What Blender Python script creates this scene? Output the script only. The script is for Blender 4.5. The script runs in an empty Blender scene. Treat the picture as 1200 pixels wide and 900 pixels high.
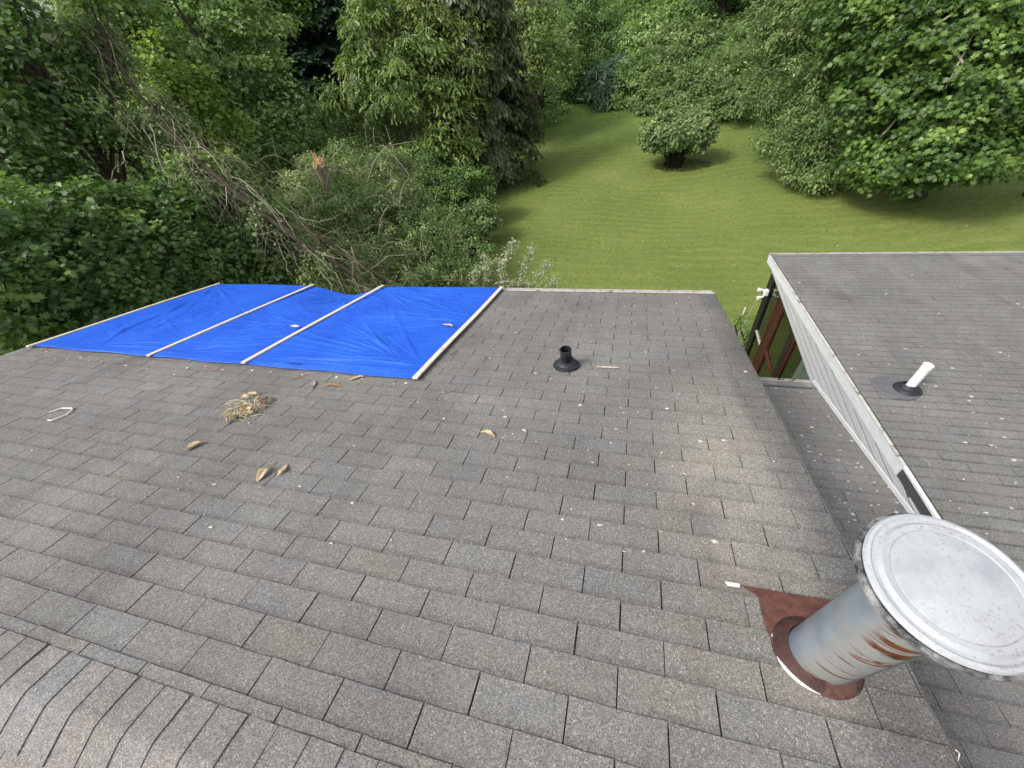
import bpy, math, random
import numpy as np
from mathutils import Vector, Matrix
random.seed(7); RNG = np.random.default_rng(11)
SC = bpy.context.scene
# ------------------------------------------------------------------ camera
CAMZ = 6.9                      # eye height above the lawn
F = 476.65                      # focal length in pixels of a 1200 px wide frame
M = np.array([[0.96402986, 0.22812029, -0.13640951],
              [0.07310059, -0.72097818, -0.68909126],
              [-0.25554398, 0.65433294, -0.71172023]])
cd = bpy.data.cameras.new('camera'); cam = bpy.data.objects.new('camera', cd); SC.collection.objects.link(cam)
cd.sensor_width = 36; cd.lens = 36 * F / 1200; cd.clip_start = .05; cd.clip_end = 1500
R_, U_, B_ = M[0], -M[1], -M[2]
cam.matrix_world = Matrix(((R_[0], U_[0], B_[0], 0), (R_[1], U_[1], B_[1], 0), (R_[2], U_[2], B_[2], CAMZ), (0, 0, 0, 1)))
SC.camera = cam
# ------------------------------------------------------------------ sky, sun, exposure
w = bpy.data.worlds.new("World"); SC.world = w; w.use_nodes = True
nt = w.node_tree; nt.nodes.clear()
sky = nt.nodes.new('ShaderNodeTexSky'); sky.sky_type = 'NISHITA'; sky.sun_disc = False
SUN_EL, SUN_AZ = math.radians(50), math.radians(-128)      # azimuth from +Y towards +X
sky.sun_elevation = SUN_EL; sky.sun_rotation = SUN_AZ; sky.air_density = 1; sky.dust_density = 4
hs = nt.nodes.new('ShaderNodeHueSaturation'); hs.inputs['Saturation'].default_value = .35
bg = nt.nodes.new('ShaderNodeBackground'); bg.inputs[1].default_value = .15
wo = nt.nodes.new('ShaderNodeOutputWorld')
nt.links.new(sky.outputs[0], hs.inputs['Color']); nt.links.new(hs.outputs[0], bg.inputs[0]); nt.links.new(bg.outputs[0], wo.inputs[0])
sl = bpy.data.lights.new('sun', 'SUN'); sun = bpy.data.objects.new('sun', sl); SC.collection.objects.link(sun)
sl.energy = 1.5; sl.angle = math.radians(14); sl.color = (1, .97, .92)
sd = Vector((math.sin(SUN_AZ) * math.cos(SUN_EL), math.cos(SUN_AZ) * math.cos(SUN_EL), math.sin(SUN_EL)))
sun.rotation_euler = sd.to_track_quat('Z', 'Y').to_euler()
SC.view_settings.view_transform = 'Standard'; SC.view_settings.look = 'None'
SC.view_settings.exposure = .68; SC.view_settings.gamma = 1
SC.render.engine = 'CYCLES'; SC.cycles.max_bounces = 5; SC.cycles.diffuse_bounces = 3; SC.cycles.glossy_bounces = 2
SC.cycles.transmission_bounces = 4; SC.cycles.transparent_max_bounces = 4

# ------------------------------------------------------------------ helpers
COL = SC.collection
WL = {}
def ray(px, py):
    v = M.T @ np.array([(px - 600) / F, (py - 450) / F, 1.]); return v / np.linalg.norm(v)
def at(px, py, d):                     # point seen at a photo position, at real horizontal distance d
    r = ray(px, py); r = r * (d / math.hypot(r[0], r[1])); return np.array([r[0], r[1], r[2] + CAMZ])
def mpp(P): return float(M[2] @ (np.array(P) - [0, 0, CAMZ])) / F
def props(o, label=None, cat=None, group=None, kind=None):
    for k, v in (('label', label), ('category', cat), ('group', group), ('kind', kind)):
        if v: o[k] = v
    return o
def wloc(o): return WL[o.name]
def place(o, loc, parent):
    WL[o.name] = np.array(loc, float)
    if parent is not None:
        o.parent = parent; o.location = np.array(loc) - wloc(parent)
    else: o.location = loc
    return o
def empty(name, loc, label, cat, group=None):
    o = bpy.data.objects.new(name, None); COL.objects.link(o); o.empty_display_size = .2
    place(o, loc, None); return props(o, label, cat, group)
def mesh_np(name, V, faces_flat, loop_tot, mat, tone=None, smooth=False):
    me = bpy.data.meshes.new(name)
    V = np.ascontiguousarray(V, dtype=np.float32)
    loop_tot = np.asarray(loop_tot, dtype=np.int32); faces_flat = np.asarray(faces_flat, dtype=np.int32)
    me.vertices.add(len(V)); me.vertices.foreach_set('co', V.ravel())
    me.loops.add(len(faces_flat)); me.loops.foreach_set('vertex_index', faces_flat)
    me.polygons.add(len(loop_tot))
    st = np.zeros(len(loop_tot), dtype=np.int32); st[1:] = np.cumsum(loop_tot)[:-1]
    me.polygons.foreach_set('loop_start', st); me.polygons.foreach_set('loop_total', loop_tot)
    if smooth: me.polygons.foreach_set('use_smooth', np.ones(len(loop_tot), dtype=bool))
    if tone is not None:
        a = me.attributes.new('tone', 'FLOAT', 'POINT'); a.data.foreach_set('value', np.asarray(tone, dtype=np.float32))
    me.update(calc_edges=True)
    if mat: me.materials.append(mat)
    return me
class MB:
    """collects shapes in world space, linked as one mesh object"""
    def __init__(s): s.v = []; s.f = []
    def add(s, vs, fs):
        n = len(s.v); s.v += [tuple(map(float, p)) for p in vs]; s.f += [tuple(i + n for i in f) for f in fs]; return s
    def frame_box(s, O, ax, ay, az, x0, x1, y0, y1, z0, z1):
        O, ax, ay, az = map(np.array, (O, ax, ay, az)); P = []
        for z in (z0, z1):
            for x, y in ((x0, y0), (x1, y0), (x1, y1), (x0, y1)): P.append(O + ax * x + ay * y + az * z)
        return s.add(P, [(3, 2, 1, 0), (4, 5, 6, 7), (0, 1, 5, 4), (1, 2, 6, 5), (2, 3, 7, 6), (3, 0, 4, 7)])
    def box(s, x0, x1, y0, y1, z0, z1): return s.frame_box((0, 0, 0), (1, 0, 0), (0, 1, 0), (0, 0, 1), x0, x1, y0, y1, z0, z1)
    def tube(s, pts, rads, n=6, cap=True):
        pts = [np.array(p, float) for p in pts]; rings = []; base = len(s.v)
        if not hasattr(rads, '__len__'): rads = [rads] * len(pts)
        for i, p in enumerate(pts):
            d = pts[min(i + 1, len(pts) - 1)] - pts[max(i - 1, 0)]; d = d / (np.linalg.norm(d) + 1e-9)
            u = np.cross(d, [0.13, .31, 1.] if abs(d[2]) < .9 else [1., .1, 0]); u /= np.linalg.norm(u); v = np.cross(d, u)
            for k in range(n):
                a = 2 * math.pi * k / n; s.v.append(tuple(p + rads[i] * (u * math.cos(a) + v * math.sin(a))))
        for i in range(len(pts) - 1):
            for k in range(n):
                a = base + i * n + k; b = base + i * n + (k + 1) % n; s.f.append((a, b, b + n, a + n))
        if cap:
            s.f.append(tuple(base + k for k in range(n))[::-1]); s.f.append(tuple(base + (len(pts) - 1) * n + k for k in range(n)))
        return s
    def lathe(s, O, prof, n=48, az=(0, 0, 1), close=False, ax=None):
        O = np.array(O, float); az = np.array(az, float)
        ax = np.cross([0, 1, 0], az) if ax is None else np.array(ax, float); ax = ax / np.linalg.norm(ax); ay = np.cross(az, ax); base = len(s.v)
        for r, z in prof:
            for k in range(n):
                a = 2 * math.pi * k / n; s.v.append(tuple(O + ax * r * math.cos(a) + ay * r * math.sin(a) + az * z))
        m = len(prof)
        for i in range(m if close else m - 1):
            for k in range(n):
                a = base + i * n + k; b = base + i * n + (k + 1) % n; c = base + ((i + 1) % m) * n
                s.f.append((a, b, c + (k + 1) % n, c + k))
        return s
    def disc(s, O, r, n=48, az=(0, 0, 1), flip=False):
        O = np.array(O, float); az = np.array(az, float); ax = np.cross([0, 1, 0], az); ax /= np.linalg.norm(ax); ay = np.cross(az, ax); b = len(s.v)
        for k in range(n):
            a = 2 * math.pi * k / n; s.v.append(tuple(O + ax * r * math.cos(a) + ay * r * math.sin(a)))
        f = tuple(range(b, b + n)); s.f.append(f[::-1] if flip else f); return s
    def build(s, name, mat, parent=None, origin=None, smooth=False, kind=None):
        V = np.array(s.v, float)
        if origin is None: origin = np.array([(V[:, 0].min() + V[:, 0].max()) / 2, (V[:, 1].min() + V[:, 1].max()) / 2, V[:, 2].min()])
        me = bpy.data.meshes.new(name); me.from_pydata([tuple(p) for p in (V - origin)], [], s.f); me.update()
        if smooth:
            me.polygons.foreach_set('use_smooth', [len(p.vertices) < 8 for p in me.polygons])
            try: me.set_sharp_from_angle(angle=math.radians(40))
            except Exception: pass
        if mat: me.materials.append(mat)
        o = bpy.data.objects.new(name, me); COL.objects.link(o); place(o, origin, parent)
        if kind: o['kind'] = kind
        return o
def obj(name, me, loc, parent=None, rot=None, scale=None):
    o = bpy.data.objects.new(name, me); COL.objects.link(o); place(o, loc, parent)
    if rot is not None: o.rotation_euler = rot
    if scale is not None: o.scale = scale
    return o

# ------------------------------------------------------------------ materials
class NT:
    def __init__(s, name):
        s.m = bpy.data.materials.new(name); s.m.use_nodes = True; s.t = s.m.node_tree; s.n = s.t.nodes
        s.p = s.n['Principled BSDF']; s.out = s.n['Material Output']
    def node(s, typ, **kw):
        n = s.n.new(typ)
        for k, v in kw.items():
            if hasattr(n, k): setattr(n, k, v)
        return n
    def link(s, a, b): s.t.links.new(a, b)
    def pos(s, scale=(1, 1, 1), rot=(0, 0, 0), src='pos'):
        if src == 'pos': g = s.node('ShaderNodeNewGeometry').outputs['Position']
        else: g = s.node('ShaderNodeTexCoord').outputs['Object']
        mp = s.node('ShaderNodeMapping'); mp.inputs['Scale'].default_value = scale; mp.inputs['Rotation'].default_value = rot
        s.link(g, mp.inputs[0]); return mp.outputs[0]
    def noise(s, vec, scale, detail=4, rough=.55, dist=0):
        n = s.node('ShaderNodeTexNoise'); n.inputs['Scale'].default_value = scale; n.inputs['Detail'].default_value = detail
        n.inputs['Roughness'].default_value = rough; n.inputs['Distortion'].default_value = dist; s.link(vec, n.inputs['Vector']); return n.outputs[0]
    def ramp(s, fac, stops):
        r = s.node('ShaderNodeValToRGB'); e = r.color_ramp.elements
        while len(e) < len(stops): e.new(.5)
        for el, (p, c) in zip(e, stops):
            el.position = p; el.color = (*c, 1) if hasattr(c, '__len__') else (c, c, c, 1)
        s.link(fac, r.inputs[0]); return r.outputs[0]
    def val(s, x, sock):
        if hasattr(x, 'links'): s.link(x, sock)
        elif hasattr(x, '__len__'): sock.default_value = (*x, 1)
        else: sock.default_value = x
    def mix(s, fac, a, b, mode='MIX'):
        n = s.node('ShaderNodeMix', data_type='RGBA', blend_type=mode)
        s.val(fac, n.inputs[0])
        for x, i in ((a, 6), (b, 7)):
            if not hasattr(x, 'links') and not hasattr(x, '__len__'): x = (x, x, x)
            s.val(x, n.inputs[i])
        return n.outputs[2]
    def math(s, op, a, b=0.5, c=None, clamp=False):
        n = s.node('ShaderNodeMath', operation=op); n.use_clamp = clamp; s.val(a, n.inputs[0]); s.val(b, n.inputs[1])
        if c is not None: s.val(c, n.inputs[2])
        return n.outputs[0]
    def bump(s, h, strength=.5, dist=.01):
        b = s.node('ShaderNodeBump'); b.inputs['Strength'].default_value = strength; b.inputs['Distance'].default_value = dist
        s.link(h, b.inputs['Height']); s.link(b.outputs[0], s.p.inputs['Normal']); return b
    def base(s, c, rough=.8, spec=.3, metal=0):
        s.val(c, s.p.inputs['Base Color']); s.val(rough, s.p.inputs['Roughness']); s.p.inputs['Specular IOR Level'].default_value = spec
        s.val(metal, s.p.inputs['Metallic']); return s.m

def mat_shingle(name, mult, patch=0., stains=.5, tint=(1, 1, 1), gk_=1.):
    t = NT(name); P = t.pos()
    oi = t.node('ShaderNodeObjectInfo').outputs['Random']; ri = t.node('ShaderNodeNewGeometry').outputs['Random Per Island']
    rnd = t.math('FRACT', t.math('ADD', oi, t.math('MULTIPLY', ri, 1.0)), 0)
    rnd2 = t.math('FRACT', t.math('MULTIPLY', rnd, 7.31), 0)
    tabcol = t.ramp(rnd, [(0, (.168, .161, .152)), (.22, (.19, .182, .172)), (.45, (.176, .176, .168)), (.62, (.192, .181, .172)), (.8, (.183, .186, .184)), (1, (.212, .205, .192))])
    # within-tab blends of granule colour
    n1 = t.noise(P, 5.5, 3, .6)
    c = t.mix(t.ramp(n1, [(.35, 0), (.68, 1)]), tabcol, t.mix(rnd2, (.174, .180, .180), (.200, .184, .175)))
    # granules
    vo = t.node('ShaderNodeTexVoronoi'); vo.inputs['Scale'].default_value = 330; t.link(P, vo.inputs['Vector'])
    vs = t.node('ShaderNodeSeparateColor'); t.link(vo.outputs['Color'], vs.inputs[0])
    gr = t.ramp(vs.outputs[0], [(0, .5), (.25, .78), (.6, 1.0), (.86, 1.2), (.96, 1.5), (1, 2.2)])
    g2 = t.ramp(t.noise(P, 70, 3, .7), [(.3, .86), (.7, 1.14)])
    c = t.mix(1., c, gr, 'MULTIPLY'); c = t.mix(1., c, g2, 'MULTIPLY')
    # weathering
    wz = t.ramp(t.noise(P, 1.3, 5, .6), [(.3, .84), (.7, 1.14)])
    c = t.mix(1., c, wz, 'MULTIPLY')
    st = t.ramp(t.noise(t.pos((2.6, .55, .55)), 1.0, 5, .62), [(.52, 0), (.68, 1)])
    c = t.mix(t.math('MULTIPLY', st, stains), c, t.mix(1., c, (.66, .66, .68), 'MULTIPLY'))
    if patch:
        sx = t.node('ShaderNodeSeparateXYZ'); t.link(P, sx.inputs[0])
        g = t.math('SUBTRACT', 1., t.math('ABSOLUTE', t.math('DIVIDE', t.math('SUBTRACT', sx.outputs[0], .56), .36), 0), clamp=True)
        gy = t.math('SUBTRACT', 1., t.math('ABSOLUTE', t.math('DIVIDE', t.math('SUBTRACT', sx.outputs[1], 1.35), 1.25), 0), clamp=True)
        k = t.math('MULTIPLY', t.math('MULTIPLY', g, gy), t.ramp(t.noise(P, 4, 5, .65), [(.3, .25), (.65, 1)]))
        c = t.mix(t.math('MULTIPLY', k, patch), c, t.mix(1., c, (1.9, 1.82, 1.62), 'MULTIPLY'))
    if patch:   # darker towards the right rake
        ed = t.math('MULTIPLY', t.math('MULTIPLY_ADD', sx.outputs[0], 5.5, t.math('MULTIPLY_ADD', t.noise(P, 3, 4), 1.2, -4.75), clamp=True), .78)
        c = t.mix(ed, c, t.mix(1., c, (.58, .585, .59), 'MULTIPLY'))
    gm = t.node('ShaderNodeAttribute', attribute_name='butt_shade_grime').outputs['Fac']  # dark band below each butt: shade painted in, along with some dirt
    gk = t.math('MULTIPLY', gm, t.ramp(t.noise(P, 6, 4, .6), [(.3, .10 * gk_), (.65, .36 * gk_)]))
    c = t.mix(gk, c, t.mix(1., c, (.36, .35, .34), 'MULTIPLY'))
    c = t.mix(1., c, tuple(mult * x for x in tint), 'MULTIPLY')
    t.bump(t.math('ADD', t.math('MULTIPLY', vs.outputs[0], .35), t.math('MULTIPLY', t.noise(P, 9, 4), .9)), .55, .006)
    return t.base(c, .92, .22)
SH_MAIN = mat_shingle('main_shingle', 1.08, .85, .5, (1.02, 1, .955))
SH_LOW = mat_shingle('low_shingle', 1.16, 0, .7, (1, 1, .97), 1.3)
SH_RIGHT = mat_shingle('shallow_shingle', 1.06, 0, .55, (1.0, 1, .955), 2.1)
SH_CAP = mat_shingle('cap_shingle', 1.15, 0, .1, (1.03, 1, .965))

def mat_plain(name, col, rough=.6, spec=.3, var=.12, scale=12, bump=.15, metal=0, dirt=None, dscale=4, dthr=(.5, .68)):
    t = NT(name); P = t.pos()
    v = t.ramp(t.noise(P, scale, 5, .6), [(.3, 1 - var), (.7, 1 + var)])
    c = t.mix(1., col, v, 'MULTIPLY')
    if dirt: c = t.mix(t.ramp(t.noise(P, dscale, 6, .65), [(dthr[0], 0), (dthr[1], 1)]), c, dirt)
    t.bump(t.noise(P, scale * 4, 4), bump, .004)
    return t.base(c, rough, spec, metal)
def mat_flue():
    t = NT('galvanised_pipe'); P = t.pos(src='obj')
    c = t.ramp(t.noise(P, 9, 6, .65), [(.3, (.16, .20, .245)), (.55, (.24, .285, .33)), (.75, (.31, .345, .375))])
    fl = t.noise(P, 60, 5, .7); c = t.mix(t.ramp(fl, [(.58, 0), (.72, .6)]), c, (.22, .24, .26))
    chalk = t.ramp(t.noise(P, 5, 5, .6), [(.5, 0), (.66, .75)]); c = t.mix(chalk, c, (.33, .33, .30))
    # rust bands on the upper side of the pipe (towards the ridge)
    sx = t.node('ShaderNodeSeparateXYZ'); t.link(t.node('ShaderNodeTexCoord').outputs['Object'], sx.inputs[0])
    band = t.ramp(t.noise(t.pos((1.2, 1.2, 9), (.5, .25, 0), 'obj'), 3.2, 5, .65, .5), [(.54, 0), (.585, 1)])
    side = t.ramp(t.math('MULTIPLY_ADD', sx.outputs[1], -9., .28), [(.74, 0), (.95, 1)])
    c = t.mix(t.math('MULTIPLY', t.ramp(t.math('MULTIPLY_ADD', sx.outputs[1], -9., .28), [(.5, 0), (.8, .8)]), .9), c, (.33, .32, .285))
    k = t.math('MULTIPLY', band, side)
    c = t.mix(k, c, t.ramp(t.noise(P, 30, 4), [(.3, (.065, .018, .009)), (.7, (.17, .048, .017))]))
    t.bump(t.noise(P, 40, 4), .15, .003)
    r = t.mix(k, .42, .9)
    return t.base(c, r, .4, .25)
def mat_cap():
    t = NT('cap_metal'); P = t.pos(src='obj')
    c = t.ramp(t.noise(P, 5, 6, .6), [(.3, (.36, .38, .40)), (.5, (.50, .52, .53)), (.7, (.40, .41, .42))])
    vo = t.node('ShaderNodeTexNoise'); vo.inputs['Scale'].default_value = 130; vo.inputs['Detail'].default_value = 8; t.link(P, vo.inputs['Vector'])
    spots = t.math('MULTIPLY', t.ramp(vo.outputs[0], [(.57, 0), (.66, 1)]), t.ramp(t.noise(P, 6, 3), [(.35, .15), (.65, .8)]))
    c = t.mix(spots, c, (.30, .29, .28))
    s2 = t.ramp(t.noise(P, 11, 6, .7, 1.2), [(.59, 0), (.68, .5)]); c = t.mix(s2, c, (.42, .42, .42))
    t.bump(t.noise(P, 50, 4), .08, .002)
    return t.base(c, t.ramp(t.noise(P, 12, 4), [(.3, .33), (.7, .55)]), .45, .25)
def mat_tarp():
    t = NT('blue_tarp'); P = t.pos()
    c = t.ramp(t.noise(P, 2.2, 5, .6), [(.3, (.014, .095, .60)), (.7, (.022, .14, .74))])
    w1 = t.noise(t.pos((1.2, 7, 7), (0, 0, .45)), 4, 5, .65, .6)
    w2 = t.noise(t.pos((7, 1.3, 1.3), (0, 0, -.6)), 4, 5, .65, .4)
    t.bump(t.math('ADD', w1, t.math('MULTIPLY', w2, .7)), .5, .03)
    st = t.ramp(t.noise(t.pos((2, 22, 22), (0, 0, .1)), 1.1, 4, .7), [(.64, 0), (.72, .3)])
    c = t.mix(st, c, (.05, .17, .70))
    return t.base(c, .42, .32)
def mat_wood(name='batten_wood', a=(.60, .52, .40), b=(.76, .70, .58)):
    t = NT(name); P = t.pos((14, 1.2, 1.2))
    n = t.noise(P, 6, 5, .6, .4)
    c = t.mix(t.ramp(t.noise(t.pos(), 14, 3), [(.62, 0), (.7, .4)]), t.ramp(n, [(.3, a), (.7, b)]), (.25, .16, .09))
    t.bump(n, .2, .003); return t.base(c, .75, .25)
def mat_leaf(name, cols, trans=.36, rough=.45, spec=.45):
    t = NT(name)
    at_ = t.node('ShaderNodeAttribute', attribute_name='tone')
    ri = t.node('ShaderNodeNewGeometry').outputs['Random Per Island']
    cols = [(min(1, a_ * 2.75), min(1, b_ * 2.5), c_ * 1.8) for a_, b_, c_ in cols]
    f = t.math('ADD', t.math('MULTIPLY', at_.outputs['Fac'], .72), t.math('MULTIPLY', ri, .28), clamp=True)
    n = len(cols); c = t.ramp(f, [(i / (n - 1), cc) for i, cc in enumerate(cols)])
    # paler underside
    bf = t.node('ShaderNodeNewGeometry').outputs['Backfacing']
    c2 = t.mix(t.math('MULTIPLY', bf, .25), c, (.15, .18, .12))
    t.base(c2, rough, spec)
    tr = t.node('ShaderNodeBsdfTranslucent'); t.link(t.mix(1., c, (1.3, 1.5, .6), 'MULTIPLY'), tr.inputs[0])
    mx = t.node('ShaderNodeMixShader'); mx.inputs[0].default_value = trans
    t.link(t.p.outputs[0], mx.inputs[1]); t.link(tr.outputs[0], mx.inputs[2]); t.link(mx.outputs[0], t.out.inputs[0])
    return t.m
def G(*rgb): return tuple(rgb)
L_MID = mat_leaf('leaf_mid', [G(.018, .038, .018), G(.040, .078, .030), G(.070, .120, .044), G(.13, .19, .08)])
L_DARK = mat_leaf('leaf_dark', [G(.015, .033, .014), G(.036, .068, .028), G(.064, .110, .044), G(.13, .19, .08)])
L_GREY = mat_leaf('leaf_greygreen', [G(.034, .062, .030), G(.066, .110, .050), G(.105, .160, .074), G(.17, .23, .11)])
L_YEL = mat_leaf('leaf_yellowgreen', [G(.036, .062, .018), G(.066, .108, .026), G(.100, .150, .038), G(.15, .20, .06)])
L_OLIVE = mat_leaf('leaf_olive', [G(.024, .045, .020), G(.046, .078, .034), G(.075, .112, .052), G(.17, .21, .13)])
L_LOCUST = mat_leaf('leaf_locust', [G(.026, .046, .018), G(.052, .082, .030), G(.080, .118, .042), G(.125, .165, .065)])
L_BRIGHT = mat_leaf('leaf_bright', [G(.014, .030, .012), G(.030, .062, .020), G(.055, .098, .030), G(.12, .18, .06)])
L_PINE = mat_leaf('needle_blue', [G(.010, .024, .018), G(.018, .040, .030), G(.030, .062, .044), G(.05, .09, .065)], .08)
L_SPRUCE = mat_leaf('needle_spruce', [G(.014, .022, .012), G(.026, .040, .020), G(.045, .062, .030), G(.08, .09, .05)], .08)
L_BRUSH = mat_leaf('leaf_brush', [G(.028, .048, .026), G(.056, .088, .044), G(.105, .145, .080), G(.24, .28, .19)])
L_PALE = mat_leaf('leaf_pale', [G(.05, .075, .055), G(.11, .13, .12), G(.19, .21, .23), G(.25, .27, .32)])
L_CLIP = mat_leaf('leaf_clipped', [G(.028, .05, .030), G(.055, .088, .046), G(.095, .135, .075), G(.16, .19, .12)])
BARK = mat_plain('bark', (.085, .068, .050), .95, .1, .35, 14, .8)
BARK_D = mat_plain('dark_bark', (.035, .030, .024), .95, .1, .35, 14, .8)
BARK_L = mat_plain('pale_bark', (.22, .18, .13), .9, .15, .3, 18, .6)
TWIG = mat_plain('dead_twig', (.15, .13, .09), .9, .15, .4, 9, .3)
TWIG_P = mat_plain('pale_twig', (.34, .30, .21), .85, .2, .3, 9, .3)
RAWWOOD = mat_wood('splintered_wood', (.70, .38, .16), (.92, .68, .42))
WOOD = mat_wood()
TARP = mat_tarp()
WHITE_METAL = mat_plain('white_aluminium', (.74, .76, .78), .45, .4, .05, 8, .04, 0, (.60, .61, .62), 5, (.5, .85))
SIDING = mat_plain('weathered_siding', (.50, .50, .51), .6, .3, .05, 5, .1, 0, (.34, .33, .32), 6, (.55, .95))
DARK_METAL = mat_plain('dark_fascia', (.075, .08, .078), .6, .3, .15, 12, .1)
GUTTER = mat_plain('gutter_metal', (.52, .50, .46), .5, .4, .15, 14, .1, 0, (.12, .08, .05), 9, (.55, .66))
RED = mat_plain('red_frame_paint', (.040, .008, .007), .5, .4, .2, 10, .1)
REDLIT = mat_plain('lit_red_brown_wood', (.095, .028, .020), .6, .3, .25, 16, .2)  # lighter red: light on the post edges put into the colour; rail shares it
BLACKISH = mat_plain('dark_frame', (.016, .015, .014), .55, .3, .3, 10, .2)
WALLM = mat_plain('dark_wall', (.07, .062, .055), .85, .2, .2, 6, .2)
CURTAIN = mat_plain('grey_curtain', (.55, .56, .58), .9, .1, .1, 6, .1)
RUBBER = mat_plain('black_rubber', (.020, .023, .027), .55, .4, .25, 18, .15)
PIPEB = mat_plain('black_pipe', (.024, .025, .026), .4, .5, .4, 22, .2, 0, (.20, .19, .18), 26, (.60, .70))
PIPEW = mat_plain('white_pvc', (.78, .78, .76), .4, .4, .05, 10, .05)
FLASHG = mat_plain('grey_flashing', (.13, .125, .135), .6, .4, .15, 10, .1)
RUSTRED = mat_plain('red_brown_flashing', (.058, .030, .027), .75, .25, .35, 22, .3, 0, (.11, .055, .042), 14, (.5, .62))
OXIDE = mat_plain('oxide_plate', (.125, .058, .047), .85, .15, .35, 30, .4, 0, (.12, .05, .04), 12, (.5, .62))
SEALANT = mat_plain('white_sealant', (.72, .70, .67), .7, .3, .1, 40, .2)
TAR = mat_plain('roof_underlay', (.035, .034, .032), .95, .1, .3, 30, .3)
WIRE = mat_plain('white_wire', (.80, .80, .78), .45, .4, .04, 20, .05)
PETAL = mat_plain('pale_flake', (.62, .60, .52), .8, .2, .25, 30, .1)
NAILCAP = mat_plain('pink_nail_cap', (.66, .33, .30), .55, .3, .3, 12, .05)
NAILCAPW = mat_plain('white_nail_cap', (.68, .62, .58), .55, .3, .1, 12, .05)
DRY = mat_plain('dry_leaf', (.58, .46, .27), .8, .2, .35, 30, .3, 0, (.26, .15, .08), 18, (.5, .7))
DRYB = mat_plain('brown_dry_leaf', (.34, .20, .12), .8, .2, .3, 30, .3)
DRYP = mat_plain('grey_pink_leaf', (.50, .42, .36), .8, .2, .3, 30, .3)
STRAW = mat_plain('straw', (.58, .49, .33), .85, .2, .35, 30, .2)
CHAR = mat_plain('black_gasket', (.04, .04, .042), .75, .3, .8, 60, .8, 0, (.42, .42, .42), 22, (.40, .72))
DOORM = mat_plain('grey_floor', (.05, .05, .05), .8, .2, .2, 3, .1)
def mat_glass():
    t = NT('window_glass'); g = t.p
    t.base((.6, .68, .64), .02, .5); g.inputs['Transmission Weight'].default_value = 1.; g.inputs['IOR'].default_value = 1.25
    return t.m
GLASS = mat_glass()
def mat_lawn():
    t = NT('mown_grass'); P = t.pos()
    sx = t.node('ShaderNodeSeparateXYZ'); t.link(P, sx.inputs[0])
    warp = t.noise(P, .09, 2, .5)
    rows = t.math('SINE', t.math('MULTIPLY', t.math('ADD', sx.outputs[1], t.math('ADD', t.math('MULTIPLY', warp, 5.), t.math('MULTIPLY', t.noise(P, .5, 4), .9))), 15), 0)
    c = t.ramp(t.noise(P, .35, 4, .6), [(.3, (.135, .182, .046)), (.55, (.163, .208, .054)), (.75, (.195, .235, .070))])
    c0 = c
    c = t.mix(t.ramp(rows, [(.0, .0), (.9, 1)]), t.mix(1., c, (.86, .885, .86), 'MULTIPLY'), t.mix(1., c, (1.07, 1.05, 1.03), 'MULTIPLY'))
    c = t.mix(t.ramp(t.noise(P, .45, 3), [(.35, .15), (.65, .95)]), c0, c)
    c = t.mix(1., c, t.ramp(t.noise(P, 26, 5, .75), [(.3, .82), (.7, 1.16)]), 'MULTIPLY')
    c = t.mix(1., c, t.ramp(t.noise(P, 7, 6, .7), [(.3, .86), (.7, 1.13)]), 'MULTIPLY')
    c = t.mix(t.ramp(t.noise(P, .9, 6, .7), [(.62, 0), (.74, .5)]), c, (.27, .23, .08))
    far = t.ramp(t.math('MULTIPLY', sx.outputs[1], .02), [(.45, 0), (.66, 1)])
    c = t.mix(far, c, t.mix(1., c, (.72, 1.05, .9), 'MULTIPLY'))
    wd = t.node('ShaderNodeTexVoronoi'); wd.inputs['Scale'].default_value = 2.6; t.link(P, wd.inputs['Vector'])
    c = t.mix(t.math('MULTIPLY', t.ramp(wd.outputs['Distance'], [(.05, 1), (.16, 0)]), t.ramp(t.noise(P, .7, 3), [(.5, 0), (.62, .55)])), c, (.11, .19, .045))
    t.bump(t.math('ADD', t.noise(P, 14, 6, .8), t.math('MULTIPLY', rows, .02)), .6, .04)
    return t.base(c, .9, .1)
LAWN = mat_lawn()
L_GRASS = mat_leaf('grass_blade', [G(.045, .06, .020), G(.060, .078, .026), G(.075, .092, .034), G(.11, .125, .060)], .35, .7)
FLOORF = mat_plain('leaf_mould', (.035, .032, .018), .95, .1, .5, 3, .6, 0, (.03, .05, .015), 1.2, (.45, .6))

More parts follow.
